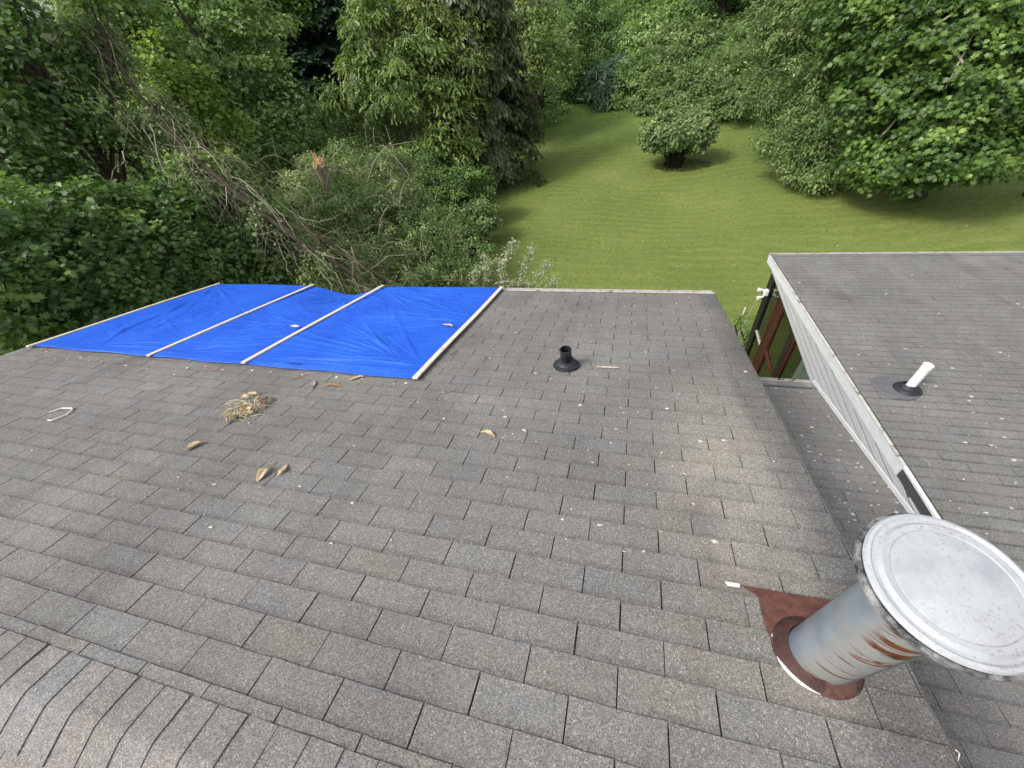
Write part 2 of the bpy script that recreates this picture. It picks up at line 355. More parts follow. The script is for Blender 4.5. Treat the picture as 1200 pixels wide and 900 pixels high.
# ------------------------------------------------------------------ terrain
def sm(a, b, x): x = np.clip((x - a) / (b - a), 0, 1); return x * x * (3 - 2 * x)
def hgt(X, Y):
    X = np.asarray(X, float); Y = np.asarray(Y, float)
    z = sm(28, 62, Y + .25 * X) * 5.5 + sm(60, 150, Y) * 9 + sm(-12, -45, X) * 4 * sm(-10, 20, Y)
    z = z + .10 * np.sin(X * .45 + 1.2) * np.sin(Y * .28) * sm(8, 14, Y)
    return z - .015
def lawn_edge_x(Y): return np.interp(Y, [-30, 8, 10.5, 13.6, 19.4, 27.5, 32.5], [-3.5, -4.0, -4.8, -5.7, -6.6, -7.6, -6.2])
def lawn_far_y(X): return np.interp(X, [-8, -5, -2.5, 0, 2.3, 5, 9, 14, 40], [31.8, 32.3, 31, 29.6, 27.0, 26, 24.5, 24, 24])
def terrain():
    xs = np.concatenate([np.arange(-140, -14, 6.), np.arange(-14, 22, .35), np.arange(22, 140, 6.)])
    ys = np.concatenate([np.arange(-40, 2, 4.), np.arange(2, 36, .35), np.arange(36, 260, 7.)])
    X, Y = np.meshgrid(xs, ys); Z = hgt(X, Y); nx = len(xs)
    V = np.stack([X.ravel(), Y.ravel(), Z.ravel()], 1)
    i, j = np.meshgrid(np.arange(nx - 1), np.arange(len(ys) - 1)); a = (j * nx + i).ravel()
    Fq = np.stack([a, a + 1, a + nx + 1, a + nx], 1)
    cx = V[Fq].mean(1); wob = .35 * np.sin(cx[:, 1] * 2.1) + .3 * np.sin(cx[:, 0] * 1.7 + cx[:, 1])
    lawn = (cx[:, 0] > lawn_edge_x(cx[:, 1]) + wob * .5) & (cx[:, 1] < lawn_far_y(cx[:, 0]) + wob) & (cx[:, 0] < 60) & (cx[:, 1] > -30)
    Vf = V.copy(); Vf[:, 2] -= .03
    me = mesh_np('forest_floor', Vf, Fq.ravel(), np.full(len(Fq), 4), FLOORF, smooth=True)
    props(obj('forest_floor', me, (0, 0, 0)), kind='structure')
    me = mesh_np('lawn', V, Fq[lawn].ravel(), np.full(int(lawn.sum()), 4), LAWN, smooth=True)
    props(obj('lawn', me, (0, 0, 0)), kind='structure')
terrain()
def scatter_blades(n, name, region, h=(.008, .018), wdt=.008, mat=L_GRASS, tonebias=0.):
    """single bent blades of grass"""
    x0, x1, y0, y1 = region; X = RNG.uniform(x0, x1, n * 3); u = RNG.random(n * 3); Y = y0 + (y1 - y0) * u ** 1.5
    k = (X > lawn_edge_x(Y)) & (Y < lawn_far_y(X)) & (np.abs(X / (Y + .1)) < 1.15)
    X, Y = X[k][:n], Y[k][:n]; n = len(X); Z = hgt(X, Y)
    H = RNG.uniform(h[0], h[1], n) * (1 + Y / 22); W = wdt * (1 + Y / 9)
    a = RNG.uniform(0, math.pi, n); lx = RNG.normal(0, .4, n) * H; ly = RNG.normal(.1, .4, n) * H
    V = np.empty((n, 3, 3)); V[:, 0] = np.stack([X - np.cos(a) * W, Y - np.sin(a) * W, Z], 1); V[:, 1] = np.stack([X + np.cos(a) * W, Y + np.sin(a) * W, Z], 1)
    V[:, 2] = np.stack([X + lx, Y + ly, Z + H], 1)
    row = .5 + .5 * np.sin(Y * 11 + 2 * np.sin(X * .2)); tone = np.clip(RNG.normal(.42, .2, n) + .15 * row + tonebias, 0, 1)
    me = mesh_np(name, V.reshape(-1, 3), np.arange(3 * n), np.full(n, 3), mat, np.repeat(tone, 3))
    return obj(name, me, (0, 0, 0))
props(scatter_blades(26000, 'grass', (-8, 26, 7.5, 32)), 'short mown green grass covering the lawn behind the houses', 'grass', kind='stuff')

# ------------------------------------------------------------------ roofs
P1, P2 = math.radians(16.93), math.radians(9.0)
class Plane:
    def __init__(s, h, p):
        s.h, s.p = h, p; s.ed = np.array([0, math.cos(p), -math.sin(p)]); s.n = np.array([0, math.sin(p), math.cos(p)]); s.ex = np.array([1., 0, 0])
        s.O = -h * s.n + np.array([0, 0, CAMZ])
    def P(s, u, v, z=0.): return s.O + s.ex * u + s.ed * v + s.n * z
MAIN, LOW, RIGHT = Plane(1.556, P1), Plane(2.90, P1), Plane(3.09, P2)
TAB, EXPO = .3048, .1285
TH_B, TH_T = .0080, .0035           # height of the top face at the butt and at the covered upper end
def tab_mesh(name, wd, ex, mat, seed):
    r = random.Random(seed); j = lambda s: r.uniform(-s, s)
    hw = wd / 2 - .0027; L = ex + .012; n = 4; V = []; Fc = []; gr = []
    xs = [-hw + 2 * hw * i / n for i in range(n + 1)]
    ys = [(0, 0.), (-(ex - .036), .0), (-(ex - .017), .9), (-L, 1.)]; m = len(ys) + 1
    for i, x in enumerate(xs):
        x2 = x + (j(.0012) if i in (0, n) else 0); cu = abs(j(.0016)); jy = j(.002)
        for k, (y, g) in enumerate(ys):
            z = TH_B + (TH_T - TH_B) * (-y / L); V.append((x2, y + (jy if k == 0 else 0), z + (cu if k == 0 else 0))); gr.append(g)
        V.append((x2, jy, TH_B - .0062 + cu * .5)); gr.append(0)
    for i in range(n):
        a = i * m; b = a + m
        for k in range(len(ys) - 1): Fc.append((a + k + 1, a + k, b + k, b + k + 1)[::-1])
        Fc.append((a, b, b + m - 1, a + m - 1))
    for e, fl in ((0, 0), (n * m, 1)):      # closed sides down to the deck
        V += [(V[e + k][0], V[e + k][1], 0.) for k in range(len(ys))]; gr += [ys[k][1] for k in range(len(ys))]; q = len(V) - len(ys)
        for k in range(len(ys) - 1):
            f = (e + k, e + k + 1, q + k + 1, q + k); Fc.append(f if fl else f[::-1])
    me = bpy.data.meshes.new(name); me.from_pydata(V, [], Fc); me.update(); me.materials.append(mat)
    at_ = me.attributes.new('butt_shade_grime', 'FLOAT', 'POINT'); at_.data.foreach_set('value', gr); return me
def lay_roof(pl, roof, mat, rows, u0, u1, phase, keep=lambda u, v: True, limit=300, far_first=None):
    """rows: list of (butt v, exposure, parity). Individual tabs nearest the eye, the rest joined."""
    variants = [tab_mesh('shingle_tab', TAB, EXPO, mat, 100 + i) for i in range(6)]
    spots = []
    for k, (v, ex, par) in enumerate(rows):
        off = phase + (TAB / 2 if par else 0); n0 = math.floor((u0 - off) / TAB) - 1; n1 = math.ceil((u1 - off) / TAB) + 1
        for i in range(n0, n1):
            a, b = off + i * TAB, off + (i + 1) * TAB; a, b = max(a, u0), min(b, u1)
            if b - a < .03: continue
            uc = (a + b) / 2
            if not keep(uc, v - ex / 2): continue
            Pw = pl.P(uc, v - ex / 2); q = M @ (Pw - [0, 0, CAMZ]); vis = 1e9
            if q[2] > .1:
                x, y = 600 + F * q[0] / q[2], 450 + F * q[1] / q[2]
                if -60 < x < 1260 and -60 < y < 960: vis = q[2]
            spots.append((vis, uc, v, ex, b - a))
    spots.sort(key=lambda s: s[0]); near = spots[:limit]; rest = spots[limit:]
    for vis, uc, v, ex, wd in near:
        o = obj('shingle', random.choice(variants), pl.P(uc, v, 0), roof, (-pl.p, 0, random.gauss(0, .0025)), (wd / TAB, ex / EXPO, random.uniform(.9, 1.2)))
    if rest:
        Fc = []; rr = random.Random(5); gg = []; polys = [tuple(p.vertices) for p in variants[0].polygons]; g0 = [d.value for d in variants[0].attributes['butt_shade_grime'].data]
        allv = []; n = 0
        for vis, uc, v, ex, wd in rest:
            me = rr.choice(variants); b = np.array([c.co[:] for c in me.vertices]) * [wd / TAB, ex / EXPO, rr.uniform(.9, 1.25)]
            allv.append(pl.O + np.outer(b[:, 0] + uc, pl.ex) + np.outer(b[:, 1] + v, pl.ed) + np.outer(b[:, 2], pl.n))
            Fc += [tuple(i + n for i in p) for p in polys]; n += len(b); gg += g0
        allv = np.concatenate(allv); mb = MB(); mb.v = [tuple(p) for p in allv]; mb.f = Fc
        fo = mb.build('shingle_field', mat, roof, kind='stuff'); fo.data.attributes.new('butt_shade_grime', 'FLOAT', 'POINT').data.foreach_set('value', gg)
def slab(pl, u0, u1, v0, v1, z0, z1, mb=None):
    mb = mb or MB(); return mb.frame_box(pl.O, pl.ex, pl.ed, pl.n, u0, u1, v0, v1, z0, z1)

# --- main house
GZ = 0.
XL, XR = -6.52, .985; EAVE = 5.06; RIDGE = .219
house = empty('house', (-2.8, 1., GZ), 'house under the grey shingled roof with the blue tarp, nearest the camera', 'house')
mb = MB()
slab(MAIN, XL, -4.6, RIDGE, 2.66, -.14, .0005, mb); slab(MAIN, -4.6, -1.62, RIDGE, 2.66, -.14, .0005, mb); slab(MAIN, -1.62, XR, RIDGE, EAVE, -.14, .0005, mb)
slab(MAIN, XL, -1.62, 2.66, EAVE - .02, -.34, -.17, mb)
roof = mb.build('roof', TAR, house)
# far slope behind the ridge
bp = Plane(1, -P1); bp.O = MAIN.P(0, RIDGE) ; bp.ed = np.array([0, -math.cos(P1), -math.sin(P1)]); bp.n = np.array([0, -math.sin(P1), math.cos(P1)])
MB().frame_box(bp.O, bp.ex, bp.ed, bp.n, XL, XR, 0.0, 4.2, -.14, 0.).build('rear_slope', TAR, roof)
rows = [(.4025, .05, 1), (.526, .1235, 0), (.656, .130, 1), (.783, .127, 0), (.9015, .1185, 1), (1.02, .1185, 0)]
rows[0] = (.4025, .12, 1)
k = 1; v = 1.02 + EXPO
while v < EAVE + .01: rows.append((v, EXPO, k % 2)); k += 1; v += EXPO
rows = [(v, e, (1 - p)) for v, e, p in rows]      # slots of a course belong to the course whose butt lies one below
def keep_main(u, v): return not (v > 2.70 and u < -1.68)
# a tab runs from the butt of the course above (v - exposure) to its own butt v; slot phase measured on the photo
lay_roof(MAIN, roof, SH_MAIN, rows, XL, XR, -.087, keep_main, 300)
# a few tabs of the slope behind the ridge
var = [tab_mesh('shingle_tab', TAB, EXPO, SH_CAP, 300 + i) for i in range(3)]
for r_ in range(3):
    for i in range(26):
        u = XL + .2 + i * TAB + (r_ % 2) * TAB / 2
        if u > .8: break
        o = obj('shingle', random.choice(var), bp.O + bp.ex * u + bp.ed * (.24 + r_ * EXPO), roof, (-P1, 0, math.pi)); 
# ridge caps: bent over the ridge, overlapped
def cap_mesh(seed):
    r = random.Random(seed); V = []; Fc = []; prof = []
    Lc = .142
    for s_ in (-1, -.72, -.4, -.14, -.04, .04, .14, .4, .72, 1): prof.append(s_ * Lc)
    rad = .05
    def pt(s_, h):      # rounded crest
        y = s_ * math.cos(P1); z = -abs(s_) * math.sin(P1)
        z -= 0 if abs(s_) > rad else 0
        zz = -math.sin(P1) * (math.sqrt(s_ * s_ + .02 ** 2)) ; return y, zz + h
    for xi, (x, h) in enumerate([(0, .013), (-.14, .0075)]):
        for s_ in prof:
            y, z = pt(s_, h); V.append((x + r.uniform(-.0012, .0012), y, z))
        for s_ in prof:
            y, z = pt(s_, h - .0055 - (.004 if xi == 0 else 0) * 0); V.append((x, y, z))
    n = len(prof)
    for i in range(n - 1):
        Fc.append((i, i + 1, 2 * n + i + 1, 2 * n + i)[::-1]); Fc.append((i, i + 1, n + i + 1, n + i)); Fc.append((n + i, n + i + 1, 3 * n + i + 1, 3 * n + i))
    for e in (0, n - 1): Fc.append((e, n + e, 3 * n + e, 2 * n + e))
    me = bpy.data.meshes.new('ridge_cap'); me.from_pydata(V, [], Fc); me.update(); me.materials.append(SH_CAP); return me
capv = [cap_mesh(i) for i in range(5)]; CSP = .1222
nC = 62
for i in range(nC):
    u = -2.197 + CSP * (i - 36)
    if u > XR + .02 or u < XL + .1: continue
    obj('ridge_cap', capv[i % 5], MAIN.P(u, RIDGE, .003), house, (random.gauss(0, .006), 0, random.gauss(0, .006)))
# walls of the main house
eY, eZ = MAIN.P(0, EAVE)[1], MAIN.P(0, EAVE)[2]
mb = MB(); x0, x1 = XL + .25, XR - .12; yb = -3.4
ridgeP = MAIN.P(0, RIDGE); zt = lambda y: ridgeP[2] - abs(y - ridgeP[1]) * math.tan(P1) - .36
ye = eY - .45
for xa, xb in ((x0, x0 + .12), (x1 - .12, x1)):
    prof = [(yb, -.1), (ye, -.1), (ye, zt(ye)), (ridgeP[1], zt(ridgeP[1])), (yb, zt(yb))]
    vs = [(xa, y, z) for y, z in prof] + [(xb, y, z) for y, z in prof]
    mb.add(vs, [(0, 1, 2, 3, 4), (9, 8, 7, 6, 5), (0, 5, 6, 1), (1, 6, 7, 2), (2, 7, 8, 3), (3, 8, 9, 4), (4, 9, 5, 0)])
mb.box(x0 + .12, x1 - .12, ye - .12, ye, -.1, zt(ye)); mb.box(x0 + .12, x1 - .12, yb, yb + .12, -.1, zt(yb))
mb.build('wall', SIDING, house)
# drip edge and gutter at the far eave
slab(MAIN, -1.6, XR, EAVE - .012, EAVE + .012, -.05, .010).build('drip_edge', GUTTER, house)
gut = MB(); gy = MAIN.P(0, EAVE + .012); gpr = [(.0, -.02), (.0, -.12), (.06, -.12), (.075, -.012), (.068, -.009), (.054, -.112), (.006, -.112), (.006, -.02)]
vs = [(x, gy[1] + a, gy[2] + b) for x in (-1.62, XR - .01) for a, b in gpr]; n = len(gpr)
gut.add(vs, [(i, (i + 1) % n, n + (i + 1) % n, n + i) for i in range(n)])
gut.build('gutter', GUTTER, house)
slab(MAIN, XR - .002, XR + .006, RIDGE, EAVE, -.06, .0035).build('rake_edge', SH_MAIN, house)
slab(MAIN, XL - .012, XL + .002, RIDGE, EAVE, -.15, .0055).build('rake_edge', GUTTER, house)

# --- low roof and right house
wing = empty('house', (4.5, 3., GZ), 'right hand house with the shallow grey roof, white gable trim and red framed windows', 'house')
LEAVE = LOW.P(0, 4.44 / math.cos(P1) - 0)[1]
lv = (4.44 - LOW.P(0, 0)[1]) / math.cos(P1)
low = slab(LOW, XR - .25, 2.55, -.2, lv, -.14, .0005).build('low_roof', TAR, wing)
rws = []; v = 1.228 * 2.9 + 0.0; st = []
vb = 1.139 * 2.9; v = vb - EXPO * 40
k = -40
while v < lv + .02:
    if v > .0: rws.append((v, EXPO, k % 2))
    v += EXPO; k += 1
rws[-1] = (lv + .012, EXPO, rws[-1][2])
lay_roof(LOW, low, SH_LOW, rws, XR - .2, 2.52, .653 * 2.9 % TAB, limit=300)
# gutter of the low roof
gy = LOW.P(0, lv + .012); g2 = MB(); vs = [(x, gy[1] + a, gy[2] + b) for x in (1.0, 2.50) for a, b in gpr]
g2.add(vs, [(i, (i + 1) % n, n + (i + 1) % n, n + i) for i in range(n)]); lg = g2.build('gutter', GUTTER, wing)
slab(LOW, 1.0, 2.5, lv + .012, lv + .022, -.05, .012).build('drip_edge', GUTTER, wing)
MB().box(1.0, 2.47, 4.05, 4.15, 0, LOW.P(0, lv)[2] - .15).build('low_wall', WALLM, wing)
# shallow right roof
RX0, RX1 = 2.505, 12.; rv = 8.30
rslab = slab(RIGHT, RX0, RX1, .0, rv, -.16, .0005).build('shallow_roof', TAR, wing)
rws = []; vb = 1.057 * 3.09; k = -30; v = vb - EXPO * 30
# course height on this roof is measured as .118
EXR = .1195; v = vb - EXR * 26; k = 0
while v < rv + .02:
    if v > .35: rws.append((v, EXR, k % 2))
    v += EXR; k += 1
rws[-1] = (rv + .008, EXR, rws[-1][2])
lay_roof(RIGHT, rslab, SH_RIGHT, rws, RX0 + .01, RX1, (.862 * 3.09) % TAB, lambda u, v: u < 3.2 + v * 1.35, limit=300)
slab(RIGHT, RX0, RX1, rv + .008, rv + .022, -.1, .010).build('drip_edge', GUTTER, wing)
gy = RIGHT.P(0, rv + .022); g3 = MB(); vs = [(x, gy[1] + a, gy[2] + b) for x in (RX0, RX1) for a, b in gpr]
g3.add(vs, [(i, (i + 1) % n, n + (i + 1) % n, n + i) for i in range(n)]); g3.build('gutter', GUTTER, wing)
# rake fascia: pale aluminium, its upper stretch without cladding
def rz(y, d=0.):  # height of shallow roof surface at distance y, lowered by d
    a = RIGHT.P(0, 0); return a[2] - (y - a[1]) * math.tan(P2) - d
def rake_strip(y0, y1, top, bot, xa, xb, name, mat):
    m_ = MB(); vs = []
    for x in (xa, xb):
        vs += [(x, y0, rz(y0, top)), (x, y1, rz(y1, top)), (x, y1, rz(y1, bot)), (x, y0, rz(y0, bot))]
    m_.add(vs, [(0, 1, 2, 3), (7, 6, 5, 4), (0, 4, 5, 1), (1, 5, 6, 2), (2, 6, 7, 3), (3, 7, 4, 0)]); return m_.build(name, mat, wing)
yE = RIGHT.P(0, rv)[1]
rake_strip(2.62, yE - .02, .0, .135, 2.478, 2.502, 'fascia', WHITE_METAL)
rake_strip(.9, 2.62, .016, .135, 2.485, 2.501, 'bare_fascia', DARK_METAL)
rake_strip(.9, 2.62, -.008, .016, 2.472, 2.503, 'drip_trim', WHITE_METAL)
rake_strip(2.62, yE, -.008, .0, 2.472, 2.503, 'drip_trim', GUTTER)
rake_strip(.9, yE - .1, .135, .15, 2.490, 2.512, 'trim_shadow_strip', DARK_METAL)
# clapboards of the gable triangle, cut by the rake above and the low roof below
zb = CAMZ - 4.445
def lowz(y): a = LOW.P(0, 0, .012); return a[2] - (y - a[1]) * math.tan(P1)
bh = .098; xw = 2.500
def clap(zlo, zhi, i):
    # y range where rake bottom > zlo ; polygon clipped numerically
    ys = np.linspace(.7, 7.3, 221); pts_t = []; pts_b = []
    for y in ys:
        t_ = min(zhi, rz(y, .15)); b_ = max(zlo, lowz(y) if y < 4.46 else zlo)
        if t_ - b_ > .003: pts_t.append((y, t_)); pts_b.append((y, b_))
    if len(pts_t) < 2: return
    idx = sorted(set([0, len(pts_t) - 1] + list(range(0, len(pts_t), 3)))); m_ = MB(); vs = []
    for j in idx:
        (y, t_), (_, b_) = pts_t[j], pts_b[j]; f = lambda z: (zhi - z) / bh
        tt = t_ - .026 if t_ > zhi - 1e-6 else t_ + .01
        vs += [(xw - .010, y, tt), (xw - .016, y, b_), (xw - .004, y, b_), (xw - .005, y, tt)]
    nn = len(idx); fs = []
    for j in range(nn - 1):
        a = 4 * j; b = a + 4
        for q in range(4): fs.append((a + q, a + (q + 1) % 4, b + (q + 1) % 4, b + q))
    fs += [(3, 2, 1, 0), (4 * nn - 4, 4 * nn - 3, 4 * nn - 2, 4 * nn - 1)]
    m_.add(vs, fs); m_.build('clapboard', SIDING, wing)
z = zb; i = 0
while z < rz(1.2, .15): clap(z, z + bh, i); z += bh; i += 1
ftr = MB(); vs = []
for y in (.75, 4.47):
    for dx, dz in ((-.038, .0), (-.038, .05), (-.028, .052), (-.028, .0)): vs.append((xw + dx, y, lowz(y) + dz))
ftr.add(vs, [(0, 1, 5, 4), (1, 2, 6, 5), (2, 3, 7, 6), (3, 0, 4, 7), (3, 2, 1, 0), (4, 5, 6, 7)]); ftr.build('step_trim', WHITE_METAL, wing)
bk = MB(); vs = []
for x in (2.502, 2.510): vs += [(x, .75, zb), (x, 7.2, zb), (x, 7.2, rz(7.2, .14)), (x, .75, rz(.75, .14))]
bk.add(vs, [(0, 1, 2, 3), (7, 6, 5, 4), (0, 4, 5, 1), (1, 5, 6, 2), (2, 6, 7, 3), (3, 7, 4, 0)]); bk.build('sheathing', mat_plain('grey_sheathing', (.17, .17, .17), .9, .1), wing)
# wall behind the boards and to the ground (window band left open between Y 4.5 and 7.25)
mb = MB()
ys = [(.3, None)]
mb.box(2.512, 2.62, -2.5, 4.45, 0, zb - .2)
vs = []
for x in (2.512, 2.60): vs += [(x, .4, zb - .1), (x, 7.25, zb - .0), (x, 7.25, rz(7.25, .17)), (x, .4, rz(.4, .17))]
mb.add(vs, [(0, 1, 2, 3), (7, 6, 5, 4), (0, 4, 5, 1), (1, 5, 6, 2), (2, 6, 7, 3), (3, 7, 4, 0)])
mb.box(2.512, 2.62, 4.45, 7.25, 0, .25)
mb.box(2.62, 11.8, 7.15, 7.25, 0, CAMZ - 4.5); mb.box(11.7, 11.8, -2.5, 7.15, 0, CAMZ - 4.5)
mb.build('wall', WALLM, wing)
mb = MB().box(2.62, 11.7, -2.5, 7.15, .2, .26); mb.build('interior_floor', DOORM, wing)
MB().box(4.6, 4.7, -2.4, 7.1, .27, 2.3).build('interior_wall', WALLM, wing)
# windows
ZT = zb - .012
def post(name, y0, y1, mat, xa=2.46, xb=2.53, z0=.25, z1=None): return MB().box(xa, xb, y0, y1, z0, z1 or ZT).build(name, mat, wing)
post('corner_post', 7.03, 7.25, BLACKISH, 2.47, 2.60)
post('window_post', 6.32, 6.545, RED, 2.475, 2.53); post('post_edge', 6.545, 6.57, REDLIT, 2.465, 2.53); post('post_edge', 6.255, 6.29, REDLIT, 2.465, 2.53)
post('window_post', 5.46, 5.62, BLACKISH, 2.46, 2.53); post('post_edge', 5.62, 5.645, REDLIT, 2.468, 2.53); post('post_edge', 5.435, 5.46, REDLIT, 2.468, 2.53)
MB().box(2.475, 2.53, 5.645, 6.255, ZT - .03, ZT).build('header', RED, wing)
for (ya, yb_, zr) in ((6.57, 7.03, CAMZ - 5.59), (5.645, 6.255, CAMZ - 5.46)):
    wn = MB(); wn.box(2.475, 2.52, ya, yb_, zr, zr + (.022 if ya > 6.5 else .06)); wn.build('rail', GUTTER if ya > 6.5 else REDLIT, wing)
for (ya, yb_, za) in ((6.575, 7.025, .25), (5.65, 6.25, .25), (4.5, 5.43, .25)):
    wf = MB(); wf.box(2.498, 2.506, ya, yb_, za, ZT - .002 if ya != 5.65 else ZT - .052); wf.build('pane', GLASS, wing)
for i_ in range(6):
    y = 4.62 + i_ * .105
    cu = MB(); pts = []
    cu.tube([(2.585 + .02 * (i_ % 2), y, ZT - .02), (2.59, y + .01, 1.3), (2.585, y, .35)], .042, 8); cu.build('curtain_fold', CURTAIN, wing, smooth=True)
MB().box(3.2, 3.9, 5.2, 6.3, .27, 1.05).build('indoor_table', BLACKISH, wing)
# floodlight on the corner
fl = empty('floodlight', (2.40, 7.1, CAMZ - 4.72), 'white twin floodlight on the corner of the right house', 'light')
MB().box(2.42, 2.47, 7.06, 7.14, CAMZ - 4.80, CAMZ - 4.70).build('mount', PIPEW, fl)
for dy, dz in ((-.06, -.06), (.05, .02)):
    MB().tube([(2.43, 7.1, CAMZ - 4.75), (2.40, 7.1 + dy, CAMZ - 4.75 + dz), (2.37, 7.1 + dy, CAMZ - 4.755 + dz), (2.31, 7.1 + dy * 1.3, CAMZ - 4.76 + dz * 1.1)], [.012, .015, .028, .042], 12).build('lamp_head', PIPEW, fl, smooth=True)
# conduit/cable sagging down from it
c = MB(); c.tube([(2.40, 7.20, CAMZ - 4.83), (2.38, 7.28, CAMZ - 5.1), (2.33, 7.28, CAMZ - 5.5), (2.30, 7.30, CAMZ - 5.9), (2.3, 7.3, CAMZ - 6.4)], .006, 5)
props(c.build('cable', GUTTER), 'thin pale cable sagging down beside the window wall corner', 'cable')

# ------------------------------------------------------------------ tarp and battens
CRE = []
def _mk_creases():
    r = random.Random(12)
    def fan(u, v, a0, a1, n, l0, l1, amp, wd, spread=.05, r0=.05):
        for i in range(n):
            a = a0 + (a1 - a0) * (i + r.uniform(-.4, .4)) / max(1, n - 1); s0 = r0 + r.uniform(0, .3)
            amp_ = amp * 1.15; CRE.append((u + r.gauss(0, spread) + math.cos(a) * s0, v + r.gauss(0, spread * .3) + math.sin(a) * s0, a, r.uniform(l0, l1), amp_ * r.uniform(.4, 1.2), wd * r.uniform(.6, 1.4)))
    R = math.radians
    fan(-5.55, 2.64, R(62), R(115), 9, .7, 1.6, .012, .018, .25); fan(-5.9, 2.66, R(25), R(80), 9, .4, 1.2, .008, .016, .2)
    fan(-6.35, 5.0, R(-75), R(-25), 12, .6, 1.9, .007, .018); fan(-4.75, 3.2, R(80), R(150), 10, .5, 1.6, .006, .018, .2)
    fan(-4.45, 2.7, R(10), R(75), 14, .5, 1.7, .008, .018, .1); fan(-3.95, 5.0, R(-150), R(-30), 14, .4, 1.3, .010, .020, .08); fan(-3.5, 3.5, R(150), R(215), 10, .4, 1.0, .007, .018, .15)
    fan(-1.72, 2.78, R(128), R(174), 26, .6, 1.9, .0055, .013, .12); fan(-1.66, 3.9, R(140), R(200), 12, .5, 1.6, .006, .016, .2); fan(-3.25, 4.9, R(-60), R(-8), 12, .6, 1.6, .0045, .016, .08)
    fan(-3.2, 2.72, R(-2), R(8), 9, .8, 1.6, .012, .014, .05, .0); fan(-5.6, 2.70, R(-3), R(6), 5, .6, 1.2, .008, .014, .2)
    for i in range(110): CRE.append((r.uniform(-6.4, -1.8), r.uniform(2.7, 4.9), r.choice([R(20), R(160), R(75), R(110)]) + r.gauss(0, .25), r.uniform(.2, .9), r.uniform(-.005, .006), r.uniform(.012, .03)))
_mk_creases()
def tarp_h(u, v):
    u = np.asarray(u, float); v = np.asarray(v, float)
    sag = -.135 * np.exp(-((u + 3.93) / .42) ** 2) * sm(3.9, 5.0, v)
    w = .008 * np.sin(u * 2.3 + v * 1.7) * np.sin(v * 3.1 - u) + .010
    for (cu, cv, a, L_, A_, wd) in CRE:
        du, dv = u - cu, v - cv; t_ = du * math.cos(a) + dv * math.sin(a); d_ = -du * math.sin(a) + dv * math.cos(a); q = np.clip(t_ / L_, 0, 1); wk = wd * (.6 + 1.1 * q)
        w = w + A_ * np.exp(-(d_ / wk) ** 2) * np.sin(math.pi * q) ** .7 * ((t_ > 0) & (t_ < L_))
    w = w - .006 * np.exp(-((v - 3.82) / .012) ** 2) * (u > -3.35)
    for b in BAT: w = w * (1 - .9 * np.exp(-((u - b) / .05) ** 2))
    edge = sm(2.575, 2.66, v)
    return sag + w * edge + .016 + .006 * edge
BAT = [-6.42, -4.59, -3.39, -1.60]
nu, nv = 460, 240
U, Vv = np.meshgrid(np.linspace(-6.47, -1.585, nu), np.linspace(2.60, 5.10, nv))
vnear = 2.635 - .012 * (U + 6.4); Vv = vnear + (Vv - 2.60) / 2.5 * (5.09 - vnear) + .006 * np.sin(U * 7) * (Vv < 2.62)
Hh = tarp_h(U, Vv)
over = np.clip((Vv - 5.07) / .03, 0, 1); Hh = Hh - over * .06
Pt = MAIN.O + U[..., None] * MAIN.ex + Vv[..., None] * MAIN.ed + Hh[..., None] * MAIN.n
V = Pt.reshape(-1, 3); i, j = np.meshgrid(np.arange(nu - 1), np.arange(nv - 1)); a = (j * nu + i).ravel()
Fq = np.stack([a, a + nu, a + nu + 1, a + 1], 1)
org = MAIN.P(-4, 3.8)
me = mesh_np('tarp', V - org, Fq[:, ::-1].ravel(), np.full(len(Fq), 4), TARP, smooth=True)
tarp = obj('tarp', me, org); props(tarp, 'wrinkled bright blue tarp covering the far left part of the nearest roof', 'tarp')
sol = tarp.modifiers.new('thickness', 'SOLIDIFY'); sol.thickness = .002; sol.offset = 1
# left hem hanging over the rake, eave hem
hem = MB()
for k_ in range(60):
    pass
vs = []; nh = 60
for q in range(nh + 1):
    v_ = 2.66 + (5.09 - 2.66) * q / nh; z_ = .02 + .004 * math.sin(q * 1.7)
    vs += [MAIN.P(-6.468, v_, z_), MAIN.P(-6.53, v_, .014), MAIN.P(-6.545 - .008 * math.sin(q * .9), v_, -.07 - .012 * math.sin(q * .6))]
hem.add(vs, [f for q in range(nh) for f in ((3 * q, 3 * q + 1, 3 * q + 4, 3 * q + 3), (3 * q + 1, 3 * q + 2, 3 * q + 5, 3 * q + 4))])
hem.build('hem', TARP, tarp, smooth=True)
vs = []; nh = 120; hem = MB()
for q in range(nh + 1):
    u = -6.47 + (4.885) * q / nh; h0 = float(tarp_h(np.array(u), np.array(5.07))) - .05
    vs += [MAIN.P(u, 5.09, h0), MAIN.P(u, 5.10, h0 - .09 - .015 * math.sin(q * .7))]
hem.add(vs, [(2 * q, 2 * q + 1, 2 * q + 3, 2 * q + 2) for q in range(nh)]); hem.build('hem', TARP, tarp, smooth=True)
BL = ['pale wooden batten nailed along the outer left edge of the blue tarp', 'second pale batten from the left across the blue tarp',
      'pale batten across the middle of the blue tarp, just right of its sagging edge', 'pale batten along the right edge of the blue tarp, beside bare shingles']
